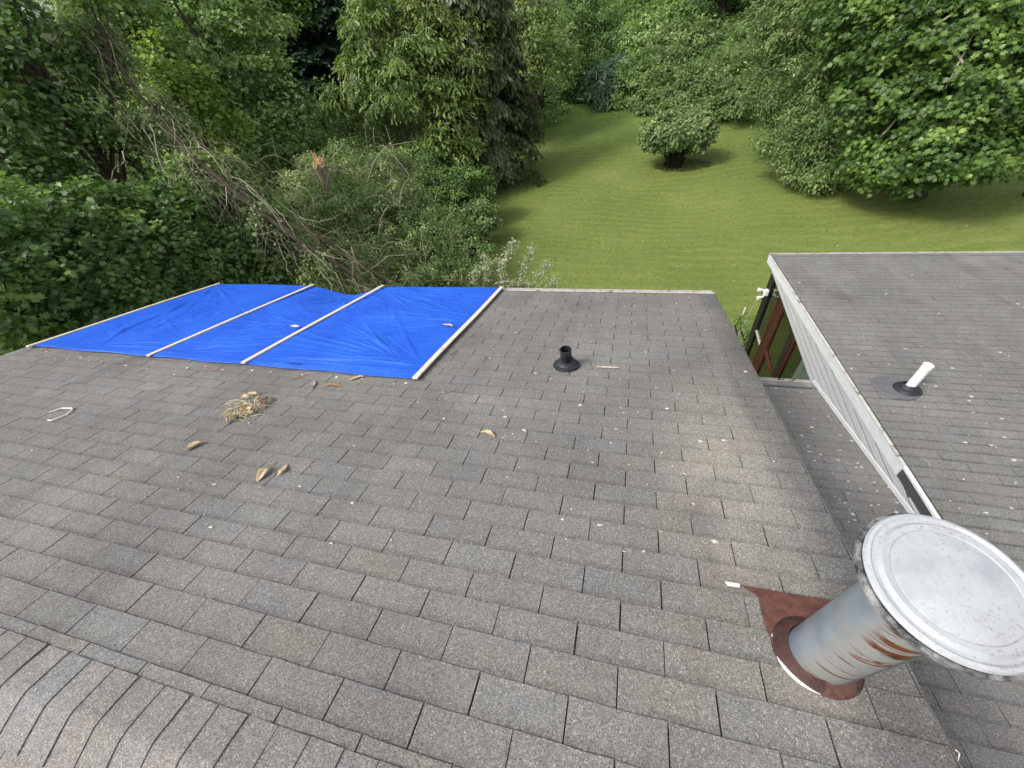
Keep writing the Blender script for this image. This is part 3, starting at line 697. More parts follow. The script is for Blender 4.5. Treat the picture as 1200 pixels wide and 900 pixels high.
for i_, b in enumerate(BAT):
    m_ = MB(); r_ = random.Random(i_); w_ = .024; nseg = 10; v0, v1 = (2.595, 5.10)
    if i_ == 3: v0 = 2.555
    vs = []
    for q in range(nseg + 1):
        v_ = v0 + (v1 - v0) * q / nseg; x = b + .004 * math.sin(q * .8 + i_); zz = .030
        for dx, dz in ((-w_, 0), (w_, 0), (w_ - .001, .013), (-w_ + .001, .013)): vs.append(MAIN.P(x + dx, v_, zz + dz))
    fs = [(4 * q + a, 4 * q + (a + 1) % 4, 4 * q + 4 + (a + 1) % 4, 4 * q + 4 + a) for q in range(nseg) for a in range(4)] + [(3, 2, 1, 0), tuple(4 * nseg + a for a in range(4))]
    o = m_.add(vs, fs).build('batten', WOOD); props(o, BL[i_], 'batten', 'wooden battens holding down the tarp')
# cap nails along the near hem
cn = MB().lathe((0, 0, 0), [(.012, 0), (.0125, .002), (.009, .0035), (.0, .004)], 10).build('cap_nail', NAILCAP, tarp); cnm = cn.data
cnw = cnm.copy(); cnw.materials[0] = NAILCAPW
nailpx = [(55, 413), (66, 421), (80, 422), (95, 420), (106, 423), (120, 425), (148, 429), (173, 433), (205, 440), (220, 432), (241, 430), (262, 434), (296, 435), (318, 437), (355, 440), (395, 443), (425, 445), (462, 451), (476, 450)]
def on_plane(pl, px, py):
    r = ray(px, py); t_ = -pl.h / (pl.n @ r); p = r * t_; return p[0], p @ pl.ed
for i_, (px, py) in enumerate(nailpx):
    u, v_ = on_plane(MAIN, px, py)
    P_ = MAIN.P(u, v_, .008)
    if i_ == 0: cn.location = P_ - wloc(tarp); cn.rotation_euler = (-P1, 0, 0); WL[cn.name] = P_
    else: obj('cap_nail', cnm if i_ % 3 else cnw, P_, tarp, (-P1, 0, 0))
# smudged dark print near the tarp's lower edge
pm = MB(); u, v_ = on_plane(MAIN, 338, 431.5)
for q in range(6):
    x = u + q * .028; slab(MAIN, x, x + .014 + .006 * (q % 2), v_ - .008, v_ + .008, .052, .0535, pm)
pm.build('print', BLACKISH, tarp)

# ------------------------------------------------------------------ flue pipe with cap
fb = np.array([.71, .475, -1.772 + CAMZ]); nrm = MAIN.n
flue = empty('flue_pipe', fb, 'thick galvanised flue pipe with a round white metal cap on the near roof', 'flue')
up = np.array([0, 0, 1.])
pr = .0885
pipe = MB(); n_ = 48; zt_ = .70; vs = []
for lev in range(8):
    for q in range(n_):
        a = 2 * math.pi * q / n_; x, y = pr * math.cos(a), pr * math.sin(a)
        z0 = -y * math.tan(P1) - .03
        vs.append(fb + [x, y, z0 + (zt_ - z0) * lev / 7])
pipe.add(vs, [(l * n_ + q, l * n_ + (q + 1) % n_, (l + 1) * n_ + (q + 1) % n_, (l + 1) * n_ + q) for l in range(7) for q in range(n_)])
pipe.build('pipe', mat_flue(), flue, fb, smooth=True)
# vertical seam on the camera's right
sm_ = MB(); a = math.radians(-62); sx_, sy_ = pr * math.cos(a), pr * math.sin(a)
sm_.frame_box(fb + [sx_, sy_, 0], (-math.sin(a), math.cos(a), 0), (math.cos(a), math.sin(a), 0), (0, 0, 1), -.006, .006, -.001, .004, -.0, zt_ - .01); sm_.build('seam', DARK_METAL, flue)
# base ring and flashing lying on the shingles
e1 = np.array([1., 0, 0])
MB().lathe(fb, [(.086, .045), (.094, .043), (.118, .028), (.131, .014), (.132, .008), (.128, .008), (.112, .022), (.088, .036)], 56, nrm, ax=e1).build('base_collar', RUSTRED, flue, smooth=True)
fl_ = MB(); u0, v0 = on_plane(MAIN, 955, 768)
def quad_on(pl, pts, z, th, mb_):
    vs = [pl.P(*on_plane(pl, *p), z) for p in pts] + [pl.P(*on_plane(pl, *p), z - th) for p in pts]; n = len(pts)
    # orient
    a, b, c_ = vs[0], vs[1], vs[2]
    up_ = np.cross(b - a, c_ - a) @ pl.n > 0
    top = tuple(range(n)); fs = [top if up_ else top[::-1], tuple(range(n, 2 * n))[::-1] if up_ else tuple(range(n, 2 * n))]
    fs += [(i, (i + 1) % n, n + (i + 1) % n, n + i) for i in range(n)]
    mb_.add(vs, fs); return mb_
quad_on(MAIN, [(868, 689), (965, 705), (990, 712), (1010, 745), (985, 780), (940, 790), (905, 760), (893, 728), (887, 701)], .0165, .003, fl_).build('flashing_plate', OXIDE, flue)
fl2 = MB(); quad_on(MAIN, [(849, 684.5), (866, 687.5), (865.5, 691.5), (851, 689.5)], .0185, .003, fl2).build('flashing_corner', SEALANT, flue)
arc = MB(); pts = []
for q in range(13):
    a = math.radians(196 + q * 5.2); pts.append(fb + e1 * .131 * math.cos(a) + np.cross(nrm, e1) * .131 * math.sin(a) + nrm * .013)
arc.tube(pts, [.001, .003, .005, .006, .006, .006, .006, .0055, .005, .004, .003, .002, .001], 6).build('sealant', SEALANT, flue)
arc = MB(); pts = []
for q in range(4):
    a = math.radians(158 + q * 5); pts.append(fb + e1 * .129 * math.cos(a) + np.cross(nrm, e1) * .129 * math.sin(a) + nrm * .014)
arc.tube(pts, [.001, .004, .004, .001], 6).build('sealant', SEALANT, flue)
# storm cap: lower ring, dark gasket gap, domed lid with rolled ridges; leans slightly
tilt = Matrix.Rotation(math.radians(2.5), 3, 'Y') @ Matrix.Rotation(math.radians(3.0), 3, 'X')
az = np.array(tilt @ Vector((0, 0, 1))); CO = fb + [0.004, 0.0, .70]
CR = .153
MB().lathe(CO, [(.09, -.03), (.12, -.022), (CR + .004, -.004), (CR + .012, .004), (CR + .012, .016), (CR + .004, .018), (CR - .012, .008), (.09, -.012)], 64, az, close=True).build('lower_rim', CHAR, flue, smooth=True)
MB().lathe(CO, [(CR - .014, .006), (CR - .006, .008), (CR - .006, .028), (CR - .014, .028)], 64, az, close=True).build('gasket', BLACKISH, flue, smooth=True)
LID = [(CR - .004, .020), (CR + .003, .022), (CR + .005, .028), (CR + .001, .034), (CR - .006, .036), (CR - .011, .031), (CR - .018, .031), (CR - .022, .037), (CR - .026, .041), (CR - .030, .0405), (CR - .036, .0415),
       (CR - .0385, .0412), (CR - .040, .0392), (CR - .0415, .0412), (.09, .0455), (.06, .049), (.03, .051), (.0005, .0518)]
lm = mat_cap()
MB().lathe(CO, LID, 72, az).build('cap', lm, flue, CO, smooth=True)

# ------------------------------------------------------------------ small vent pipes
b = MAIN.P(*on_plane(MAIN, 664, 430), .0)
vp = empty('vent_pipe', b, 'short black vent pipe with stepped rubber boot on the near roof', 'pipe')
quad_on(MAIN, [(640, 420), (690, 422), (694, 434), (640, 434)], .013, .004, MB()).build('flashing', SH_RIGHT, vp)
MB().lathe(b, [(.112, .008), (.108, .03), (.098, .036), (.094, .036), (.082, .052), (.070, .060), (.062, .062), (.054, .085), (.046, .09)], 40, nrm, ax=e1).build('boot', RUBBER, vp, smooth=True)
MB().lathe(b, [(.043, .0), (.043, .13), (.047, .135), (.047, .195), (.041, .195), (.041, .06)], 32).build('pipe', PIPEB, vp, smooth=True)
b2 = RIGHT.P(*on_plane(RIGHT, 1062, 458), .0); n2 = RIGHT.n
vw = empty('vent_pipe', b2, 'leaning white plastic vent pipe with black collar on the shallow right roof', 'pipe')
MB().lathe(b2 + [-.09, .03, 0], [(.21, .011), (.2, .018), (.0, .018)], 40, n2, ax=e1).build('flashing', FLASHG, vw)
MB().lathe(b2, [(.125, .016), (.12, .035), (.10, .05), (.085, .055), (.08, .07), (.052, .09)], 36, n2, ax=e1).build('collar', RUBBER, vw, smooth=True)
tp = b2 + [.035, .03, .36]
d_ = (tp - b2) / np.linalg.norm(tp - b2)
MB().tube([b2, b2 + d_ * .1, tp - d_ * .05, tp - d_ * .049, tp], [.042, .042, .042, .046, .046], 24).build('pipe', PIPEW, vw, smooth=True)

# ------------------------------------------------------------------ things lying on the roofs
def curled(pl, px, py, length, width, ang, curl, mat, label, name='dry_leaf', cat='dead leaf', stem=0., group='dry leaves on the near roof', z=.012):
    u, v_ = on_plane(pl, px, py); O = pl.P(u, v_, z); ca, sa = math.cos(ang), math.sin(ang); n = 10; m_ = MB(); vs = []
    r_ = random.Random(int(px * 7 + py))
    for i in range(n + 1):
        t_ = i / n; w_ = width / 2 * (math.sin(math.pi * (t_ * .92 + .04)) ** .8) * (1 + r_.uniform(-.15, .15)); s_ = (t_ - .5) * length
        bend = math.sin(t_ * 2.4 + .2) * length * .10
        for k_, f in enumerate((-1, -.4, .3, 1)):
            x = s_; y = f * w_ * math.cos(curl * f * .8) + bend; h = abs(f) ** 1.5 * w_ * curl + .006 * math.sin(t_ * 5 + px)
            vs.append(O + pl.ex * (x * ca - y * sa) + pl.ed * (x * sa + y * ca) + pl.n * (h + .004))
    fs = [(4 * i + k_, 4 * i + k_ + 1, 4 * i + 5 + k_, 4 * i + 4 + k_) for i in range(n) for k_ in range(3)]
    m_.add(vs, fs)
    if stem:
        x = -length / 2; p0 = O + pl.ex * (x * ca) + pl.ed * (x * sa) + pl.n * .008; p1 = O + pl.ex * ((x - stem) * ca + .01) + pl.ed * ((x - stem) * sa) + pl.n * .006
        m_.tube([p0, (p0 + p1) / 2 + pl.ex * .006, p1], .0022, 5)
    o = m_.build(name, mat, smooth=True); sol_ = o.modifiers.new('thick', 'SOLIDIFY'); sol_.thickness = .0012
    return props(o, label, cat, group)
curled(MAIN, 229, 526, .10, .06, 1.1, .8, DRY, 'small curled yellow leaf alone on the shingles left of the two lower leaves')
curled(MAIN, 308, 558, .115, .06, -1.35, .7, DRY, 'yellow-tan folded leaf with long stem, lowest on the near roof', stem=.07)
curled(MAIN, 331, 553, .11, .032, -1.35, .35, DRY, 'narrow greyish curled leaf just right of the stemmed yellow leaf')
curled(MAIN, 571, 512, .12, .036, -.35, .9, DRY, 'slender orange-tan leaf in the middle of the near roof', stem=.04)
curled(MAIN, 712, 434, .19, .028, .05, 1., DRYP, 'long narrow pinkish husk right of the black vent pipe')
curled(MAIN, 390, 455, .16, .035, .2, .9, DRYB, 'brown curled husk lying just below the blue tarp')
curled(MAIN, 418, 446, .13, .04, .55, .7, DRY, 'orange-brown dry leaf touching the lower edge of the blue tarp')
curled(MAIN, 366, 453, .13, .035, -1.1, .8, DRYP, 'pale upright leaf left of the brown husk below the blue tarp')
curled(MAIN, 525, 388, .16, .035, -.5, .8, DRYP, 'pale twig-like husk resting on the blue tarp near its right batten', z=.055, group='husks on the tarp')
curled(MAIN, 347, 389, .10, .06, .1, .5, SEALANT, 'white crumpled scrap on the blue tarp beside the third batten', name='paper_scrap', cat='scrap', z=.055, group='scraps')
# clump of dry leaves and stems
u, v_ = on_plane(MAIN, 290, 480); O = MAIN.P(u, v_, .008)
pile = empty('leaf_pile', O, 'tangled clump of dry straw-coloured leaves and stems on the near roof', 'leaf pile')
rr = random.Random(3); m_ = MB()
for i in range(170):
    a = rr.uniform(0, 2 * math.pi); r0 = rr.uniform(.05, .15); x, y = r0 * math.cos(a) * 1.15, r0 * math.sin(a) * .8 - .02; d2 = a + 1.57 + rr.gauss(0, .9); L_ = rr.uniform(.02, .10)
    p0 = O + MAIN.ex * x + MAIN.ed * y + MAIN.n * rr.uniform(0, .035); p1 = p0 + MAIN.ex * L_ * math.cos(d2) + MAIN.ed * L_ * math.sin(d2) + MAIN.n * rr.gauss(0, .01)
    m_.tube([p0, (p0 + p1) / 2 + MAIN.n * .008, p1], [.0016, .0022, .0008], 4)
so = m_.build('stems', STRAW, pile, kind='stuff')
for (px, py, L_, W_, an, mt) in ((273, 492, .13, .05, -.9, DRY), (284, 484, .12, .045, -1.25, DRY), (291, 486, .08, .07, -.6, DRY), (313, 472, .12, .04, -1.0, DRYB), (307, 478, .13, .03, -.9, DRYB), (297, 466, .08, .05, .3, DRY), (303, 470, .07, .04, -1.6, DRY), (288, 470, .07, .045, .2, DRY), (280, 478, .06, .04, -.7, DRY), (265, 498, .09, .03, -.8, DRYP)):
    o = curled(MAIN, px, py, L_, W_, an, 1., mt, None, name='leaf', z=.02)
    for k_ in ('label', 'category', 'group'):
        if k_ in o: del o[k_]
    o.parent = pile; o.location = wloc(o) - wloc(pile)
# white bent wire
pts = [(59, 485), (66, 483), (74, 480.3), (85, 480.2), (86.5, 481.5), (80, 487.5), (72, 491), (62.5, 494.6), (57.5, 494.5)]
m_ = MB(); m_.tube([MAIN.P(*on_plane(MAIN, *p), .016) for p in pts], .0052, 8); props(m_.build('wire', WIRE, smooth=True), 'bent white wire lying on the left of the near roof', 'wire')
# twigs
def twig(pl, pxs, rad, mat, label, z=.014, fork=None):
    m_ = MB(); m_.tube([pl.P(*on_plane(pl, *p), z + .004 * (i % 2)) for i, p in enumerate(pxs)], [rad] * (len(pxs) - 1) + [rad * .4], 5)
    if fork: m_.tube([pl.P(*on_plane(pl, *p), z + .003) for p in fork], [rad * .8, rad * .4], 5)
    props(m_.build('twig', mat, smooth=True), label, 'twig', 'twigs on the roofs')
twig(MAIN, [(884, 640), (890, 642.5), (896, 643.5), (903, 645)], .0022, TWIG_P, 'small pale forked twig left of the red flashing above the flue', fork=[(903, 645), (907, 641)])
twig(LOW, [(935, 497), (945, 503), (955, 508.5), (966, 512.5), (978, 514.5)], .0045, TWIG_P, 'long pale bare twig on the dark low roof')
twig(LOW, [(1027, 594), (1024, 598), (1026, 603), (1034, 608)], .0035, TWIG_P, 'curled pale tendril on the low roof beside the flue cap')
twig(MAIN, [(515, 461), (522, 463), (530, 460), (535, 456)], .003, TWIG_P, 'thin forked twig just below the right end of the blue tarp', fork=[(522, 463), (518, 457)])
twig(MAIN, [(340, 447), (352, 444), (363, 440)], .0045, DRYB, 'short brown twig across the tarp hem, nearest the third batten')
twig(MAIN, [(528, 418), (533, 415), (537, 411)], .004, TWIG, 'short twig just right of the fourth batten')
twig(RIGHT, [(1080, 538), (1086, 543), (1089, 549)], .005, TWIG_P, 'little pale twig in a slot of the shallow right roof')
twig(MAIN, [(1117, 881), (1121, 886), (1120, 894)], .0018, PETAL, 'short white stem at the lower right corner of the near roof')
def flakes(name, label, pl, region_fn, n, size, z=.010, seed=1):
    r_ = random.Random(seed); m_ = MB(); c_ = 0
    while c_ < n:
        px, py = region_fn(r_)
        u, v_ = on_plane(pl, px, py); O = pl.P(u, v_, z); s_ = size * r_.choice([.35, .5, .5, .7, 1, 1.3]); k = r_.choice([3, 4, 5, 7]); vs = [O + pl.n * .004]
        for i in range(k * 2):
            a = math.pi * i / k + r_.uniform(-.3, .3); rr_ = s_ * (r_.uniform(.7, 1.1) if i % 2 else r_.uniform(.2, .6)); vs.append(O + pl.ex * rr_ * math.cos(a) * 1.4 + pl.ed * rr_ * math.sin(a) + pl.n * r_.uniform(-.001, .006))
        m_.add(vs, [(0, 1 + i, 1 + (i + 1) % (2 * k)) for i in range(2 * k)]); c_ += 1
    return props(m_.build(name, PETAL, kind='stuff'), label, 'litter')
def reg(x0, x1, y0, y1): return lambda r_: (r_.uniform(x0, x1), r_.uniform(y0, y1))
def reg_main(r_):
    while True:
        x, y = r_.uniform(560, 930), 350 + 300 * r_.random() ** 1.6
        if x < 835 + (y - 342) * .5: return x, y
def reg_low(r_):
    while True:
        y = r_.uniform(452, 640); x = r_.uniform(890, 1060)
        xl = 890 + (y - 445) * .53 + 8; xr = 958 + (y - 447) * .86
        if xl < x < xr and (r_.random() < .35 or x > xr - 18): return x, y
def reg_right(r_):
    while True:
        y = r_.uniform(320, 640); x = r_.uniform(930, 1200)
        if x > 920 + (y - 320) * .68: return x, y
flakes('petal_litter', 'tiny off-white petals scattered over the right part of the near roof', MAIN, reg_main, 95, .012, seed=2)
flakes('petal_litter', 'tiny off-white bits scattered thinly over the left part of the near roof', MAIN, reg(20, 560, 450, 640), 45, .008, seed=3)
flakes('petal_litter', 'white petals and crumbs gathered on the dark low roof against the white trim', LOW, reg_low, 120, .016, seed=4)
flakes('petal_litter', 'few white petals scattered on the shallow right roof', RIGHT, reg_right, 55, .017, seed=5)

# ------------------------------------------------------------------ vegetation
def unit(a): return a / (np.linalg.norm(a, axis=-1, keepdims=True) + 1e-9)
LT = {}
LT['simple'] = (np.array([(0, 0, 0), (.27, .42, .06), (0, 1, 0), (-.27, .42, .06)], float), [(0, 1, 2), (0, 2, 3)])
LT['round'] = (np.array([(0, 0, 0), (.38, .3, .05), (.34, .72, .04), (0, 1, -.05), (-.34, .72, .04), (-.38, .3, .05)], float), [(0, 1, 2, 3), (0, 3, 4, 5)])
LT['maple'] = (np.array([(0, 0, 0), (.22, .12, .02), (.52, .26, .05), (.30, .46, .03), (.42, .80, .02), (.13, .66, .0), (0, 1.05, -.06), (-.13, .66, 0), (-.42, .80, .02), (-.30, .46, .03), (-.52, .26, .05), (-.22, .12, .02)], float),
               [(0, 1, 2, 3), (0, 3, 4, 5), (0, 5, 6, 7), (0, 7, 8, 9), (0, 9, 10, 11)])
LT['needle'] = (np.array([(-.07, 0, 0), (.07, 0, 0), (.05, 1, -.08), (-.05, 1, -.08)], float), [(0, 1, 2, 3)])
LT['feather'] = (np.array([(0, 0, 0), (.18, .22, 0), (.06, .45, 0), (.17, .7, -.03), (0, 1, -.1), (-.17, .7, -.03), (-.06, .45, 0), (-.18, .22, 0)], float), [(0, 1, 2, 7), (2, 3, 4, 5), (2, 5, 6, 7)])
def leaves(centers, normals, tang, size, kind, tone):
    T, Fs = LT[kind]; n = len(centers); k = len(T)
    N = unit(normals); A = unit(tang - (tang * N).sum(1, keepdims=True) * N); Bv = np.cross(A, N)
    s = np.asarray(size)[:, None, None] if hasattr(size, '__len__') else size
    V = centers[:, None, :] + s * (T[None, :, 0:1] * Bv[:, None, :] + T[None, :, 1:2] * A[:, None, :] + T[None, :, 2:3] * N[:, None, :])
    off = (np.arange(n) * k)[:, None]
    parts = []; tot = []
    flat = np.concatenate([np.array(f) for f in Fs]); tots = np.array([len(f) for f in Fs])
    idx = (off + flat[None, :]).ravel(); lt = np.tile(tots, n)
    return V.reshape(-1, 3), idx, lt, np.repeat(tone, k)
def lobe(px, py, d, rx, ry, rd=None):
    P_ = at(px, py, d); m = mpp(P_); return (P_, rx * m, ry * m, (rd if rd else (rx + ry) / 2) * m)
def crown(name, parent, lobes, mat, kind='simple', leaf=.09, clump=.42, dens=1., per=70, droop=.1, up=.7, seed=0, cover=2.6, tone_c=.2, flat=.55, back=.3):
    """foliage: sprays of leaves spread over and through lumpy lobes"""
    r = np.random.default_rng(seed + 1000); C = []; D = []; LB = []
    camp = np.array([0, 0, CAMZ])
    for li, (P_, a, b_, c_) in enumerate(lobes):
        area = math.pi * a * b_ * 2; n = max(6, int(area * cover / (math.pi * clump ** 2) * 1.5))
        d = unit(r.normal(size=(n * 3, 3)))
        view = unit((camp - P_)[None]); side = (d * view).sum(1)
        keep = (side > -.25) | (r.random(len(d)) < back); d = d[keep]
        keep = (d[:, 2] > -.55) | (r.random(len(d)) < .35); d = d[keep][:n]
        # horizontal basis: depth along the view
        vh = (P_ - camp) * [1, 1, 0]; vh = vh / np.linalg.norm(vh); rt = np.array([vh[1], -vh[0], 0])
        rad = 1 - np.abs(r.normal(0, .22, len(d))) + r.normal(0, .07, len(d)) + .10 * np.sin(d[:, 0] * 5 + li) * np.sin(d[:, 2] * 6 + seed)
        off = (d @ rt)[:, None] * rt * a + (d @ vh)[:, None] * vh * c_ + np.array([0, 0, 1.]) * d[:, 2:3] * b_
        C.append(P_ + off * rad[:, None]); D.append(unit(off / np.array([1, 1, 1.]))); LB.append(np.full(len(d), li))
    C = np.concatenate(C); D = np.concatenate(D); nc = len(C)
    h = hgt(C[:, 0], C[:, 1]) + .12 + .25 * r.random(nc); C[:, 2] = np.maximum(C[:, 2], h)
    ctone = np.clip(r.normal(.42, tone_c, nc) + .10 * np.sin(C[:, 0] * 2.1 + seed) * np.sin(C[:, 2] * 2.7), 0, 1)
    per = max(8, int(per * dens)); N = nc * per; ci = np.repeat(np.arange(nc), per)
    cs = clump * r.uniform(.6, 1.35, nc)
    # sprays: each clump is a shallow dome
    q = r.normal(size=(N, 3)); q /= np.maximum(np.linalg.norm(q, axis=1, keepdims=True), 1e-6); q *= (r.random((N, 1)) ** .5)
    q[:, 2] *= flat
    dn = D[ci]; pos = C[ci] + q * cs[ci][:, None]; pos[:, 2] -= droop * (q[:, 0] ** 2 + q[:, 1] ** 2) * cs[ci]
    nor = np.array([0, 0, up]) + dn * .45 + r.normal(0, .42, (N, 3)) + q * .3
    tg = q * [1, 1, .3] + dn * .35 + r.normal(0, .5, (N, 3)); tg[:, 2] -= droop * 1.5
    tone = np.clip(ctone[ci] + r.normal(0, .12, N) + .12 * q[:, 2], 0, 1)
    sz = leaf * r.uniform(.6, 1.3, N)
    V, idx, lt, tn = leaves(pos, nor, tg, sz, kind, tone)
    me = mesh_np(name, V - wloc(parent), idx, lt, mat, tn)
    o = obj(name, me, wloc(parent), parent); return o, C
NTRI = [0]
def limbs(mb, base, top, r0, targets, seed, n=26, rb=.25, lean=None):
    r = random.Random(seed); base = np.array(base, float); top = np.array(top, float); H = np.linalg.norm(top - base)
    pts = []; rad = []; S = 9
    for i in range(S + 1):
        t_ = i / S; p = base + (top - base) * t_ + np.array([math.sin(t_ * 4 + seed) * .03 * H * t_, math.cos(t_ * 3 + seed) * .03 * H * t_, 0]); pts.append(p); rad.append(r0 * (1.25 if i == 0 else 1) * (1 - .85 * t_) + .008)
    mb.tube(pts, rad, 8)
    if len(targets):
        for q in range(n):
            T_ = targets[r.randrange(len(targets))]; t_ = min(.95, max(.22, (T_[2] - base[2]) / max(.5, top[2] - base[2]) - rb * r.uniform(.4, 1.4)))
            i = t_ * S; i0 = int(i); p0 = pts[i0] + (pts[min(S, i0 + 1)] - pts[i0]) * (i - i0); L_ = np.linalg.norm(T_ - p0)
            mid = (p0 + T_) / 2 + np.array([r.gauss(0, .08), r.gauss(0, .08), r.uniform(-.02, .14)]) * L_
            m2 = (p0 * .25 + T_ * .75) * 1. + np.array([0, 0, .10 * L_]); ra = max(.012, r0 * .34 * (1 - t_ * .6))
            mb.tube([p0, mid, m2, T_], [ra, ra * .65, ra * .4, ra * .12], 5, cap=False)
            for s_ in range(2):
                e = T_ + np.array([r.gauss(0, .3), r.gauss(0, .3), r.gauss(0, .2)]) * min(1.5, L_ * .4); mb.tube([mid, (mid + e) / 2 + [0, 0, .03 * L_], e], [ra * .35, ra * .2, ra * .06], 4, cap=False)
def tree(label, lobes, mat, kindname='tree', cat='tree', bark=BARK, group='trees around the lawn', trunk_r=.16, base=None, top=None, nl=26, partname='crown', **kw):
    P_ = np.array([l[0] for l in lobes]); wts = np.array([l[1] * l[2] for l in lobes]); cx, cy = (P_[:, :2] * wts[:, None]).sum(0) / wts.sum()
    if base is not None: cx, cy = base
    g = float(hgt(cx, cy)); b = np.array([cx, cy, g])
    o = empty(kindname, b, label, cat, group)
    seed = kw.pop('seed', 1)
    _, C = crown(partname, o, lobes, mat, seed=seed, **kw)
    zt = max(l[0][2] + l[2] * .55 for l in lobes)
    tp = top if top is not None else np.array([P_[:, 0].mean() * .5 + cx * .5, P_[:, 1].mean() * .5 + cy * .5, zt])
    mb = MB(); limbs(mb, b - [0, 0, .1], tp, trunk_r, C, seed, nl); mb.build('trunk', bark, o, b)
    return o
LB = lobe
def shrub(label, lobes, mat, kindname='shrub', cat='shrub', group='shrubs along the lawn edge', stems=9, bark=BARK_D, **kw):
    P_ = np.array([l[0] for l in lobes]); cx, cy = P_[:, :2].mean(0); b = np.array([cx, cy, float(hgt(cx, cy))])
    o = empty(kindname, b, label, cat, group); seed = kw.pop('seed', 1)
    _, C = crown('foliage', o, lobes, mat, seed=seed, **kw); mb = MB(); r = random.Random(seed)
    for i in range(stems):
        T_ = C[r.randrange(len(C))]; s0 = b + [r.gauss(0, .15), r.gauss(0, .15), -.05]; mb.tube([s0, (s0 + T_) / 2 + [r.gauss(0, .1), r.gauss(0, .1), .2], T_], [.03, .02, .006], 5, cap=False)
    mb.build('stems', bark, o, b); return o

# near left: broadleaf thicket behind the tarp
tree('broadleaf sapling at the far left edge, just past the roof corner', [LB(-20, 350, 8.6, 55, 55), LB(45, 330, 9, 60, 60), LB(-30, 270, 9.3, 70, 55), LB(20, 400, 8.6, 55, 30)], L_MID, 'maple_sapling', seed=1, kind='maple', leaf=.085, clump=.22, per=44, cover=1.9, tone_c=.26, trunk_r=.06, group='leafy saplings behind the tarp')
tree('bushy dark maple sapling behind the left end of the blue tarp', [LB(115, 320, 9.3, 60, 55), LB(95, 265, 9.8, 60, 45), LB(150, 350, 9.2, 55, 35), LB(100, 370, 8.8, 45, 35)], L_DARK, 'maple_sapling', seed=2, kind='maple', leaf=.085, clump=.22, per=44, cover=1.9, tone_c=.26, trunk_r=.06, group='leafy saplings behind the tarp')
tree('bright green maple sapling behind the middle of the outer left batten', [LB(190, 300, 9.6, 55, 45), LB(235, 310, 9.8, 50, 35), LB(175, 255, 10.2, 60, 40), LB(250, 270, 10.4, 50, 38)], L_MID, 'maple_sapling', seed=3, kind='maple', leaf=.085, clump=.22, per=44, cover=1.9, tone_c=.26, trunk_r=.06, group='leafy saplings behind the tarp')
tree('dark sapling under the fallen tree, right of the bright green sapling', [LB(300, 300, 10.0, 45, 38), LB(330, 315, 9.8, 45, 28), LB(290, 260, 10.6, 45, 35)], L_DARK, 'maple_sapling', seed=4, kind='round', leaf=.09, clump=.26, per=44, cover=2.4, trunk_r=.05, group='leafy saplings behind the tarp')
# tall vine-hung tree at the left edge
tree('tall dark vine-covered tree in the upper left corner', [LB(10, 40, 12.5, 60, 60), LB(70, 90, 13, 60, 55), LB(0, 150, 12, 70, 60), LB(100, 170, 12.5, 60, 45), LB(30, 215, 11.5, 60, 45), LB(-60, 100, 12, 70, 80), LB(40, -40, 13, 90, 60)], L_DARK, seed=5, kind='round', leaf=.10, clump=.36, per=48, cover=1.9, droop=.8, trunk_r=.22, group='trees left of the lawn')
# mid left trees
tree('grey-green maple behind the fallen tree, upper left of centre', [LB(255, 70, 20, 55, 50), LB(300, 110, 20, 50, 45), LB(335, 150, 19.5, 45, 45), LB(225, 120, 19.5, 50, 45), LB(285, 175, 19, 60, 45), LB(330, 195, 19, 45, 35), LB(270, 30, 21, 60, 45), LB(240, 215, 17, 50, 40)], L_GREY, 'maple_tree', seed=6, kind='round', leaf=.13, clump=.5, per=60, cover=2.2, trunk_r=.2, group='trees left of the lawn')
tree('tall fresh green tree at the top edge behind the grey-green maple', [LB(290, 15, 24, 50, 45), LB(230, -10, 25, 60, 45), LB(320, -30, 25, 60, 50), LB(180, 20, 23, 45, 40)], L_BRIGHT, seed=7, kind='round', leaf=.15, clump=.6, per=60, cover=2.2, trunk_r=.25, group='trees left of the lawn')
tree('small yellow-green tree between the fallen tree and the grey-green maple', [LB(190, 75, 17, 32, 28), LB(215, 105, 17, 36, 26), LB(175, 110, 16.5, 30, 30), LB(260, 150, 17, 34, 26)], L_YEL, seed=8, kind='round', leaf=.11, clump=.4, per=55, cover=2.2, trunk_r=.12, group='trees left of the lawn')
tree('dull green tree top between the vine-covered tree and the fresh green one', [LB(130, 10, 19, 50, 50), LB(100, -30, 19, 60, 50), LB(160, 60, 19, 40, 40)], L_GREY, seed=9, kind='round', leaf=.12, clump=.5, per=55, cover=2.0, trunk_r=.18, group='trees left of the lawn')
# locust
tree('feathery yellow-green locust tree left of the dark spruce', [LB(440, 45, 19.5, 42, 40), LB(500, 40, 19.5, 48, 42), LB(540, 80, 19, 32, 38), LB(415, 95, 19, 34, 26), LB(470, 100, 18.6, 52, 42), LB(530, 135, 18.6, 36, 38), LB(505, 175, 18.4, 40, 34), LB(400, 120, 19, 26, 16), LB(455, 5, 20, 40, 34), LB(555, 45, 19.5, 25, 28), LB(545, 185, 18.4, 25, 30)], L_LOCUST, 'locust_tree', seed=10, kind='feather', leaf=.20, clump=.45, per=60, cover=2.1, droop=.7, flat=.45, trunk_r=.2, group='trees left of the lawn')
# dark ivy mass under the locust
tree('dark ivy-clad thicket under the locust tree', [LB(420, 165, 20, 40, 30), LB(375, 150, 22, 35, 28), LB(400, 200, 17.5, 45, 28), LB(470, 205, 17, 45, 30)], L_GREY, 'thicket', 'thicket', seed=11, kind='round', leaf=.10, clump=.4, per=55, cover=2.0, trunk_r=.1, group='thickets left of the lawn')

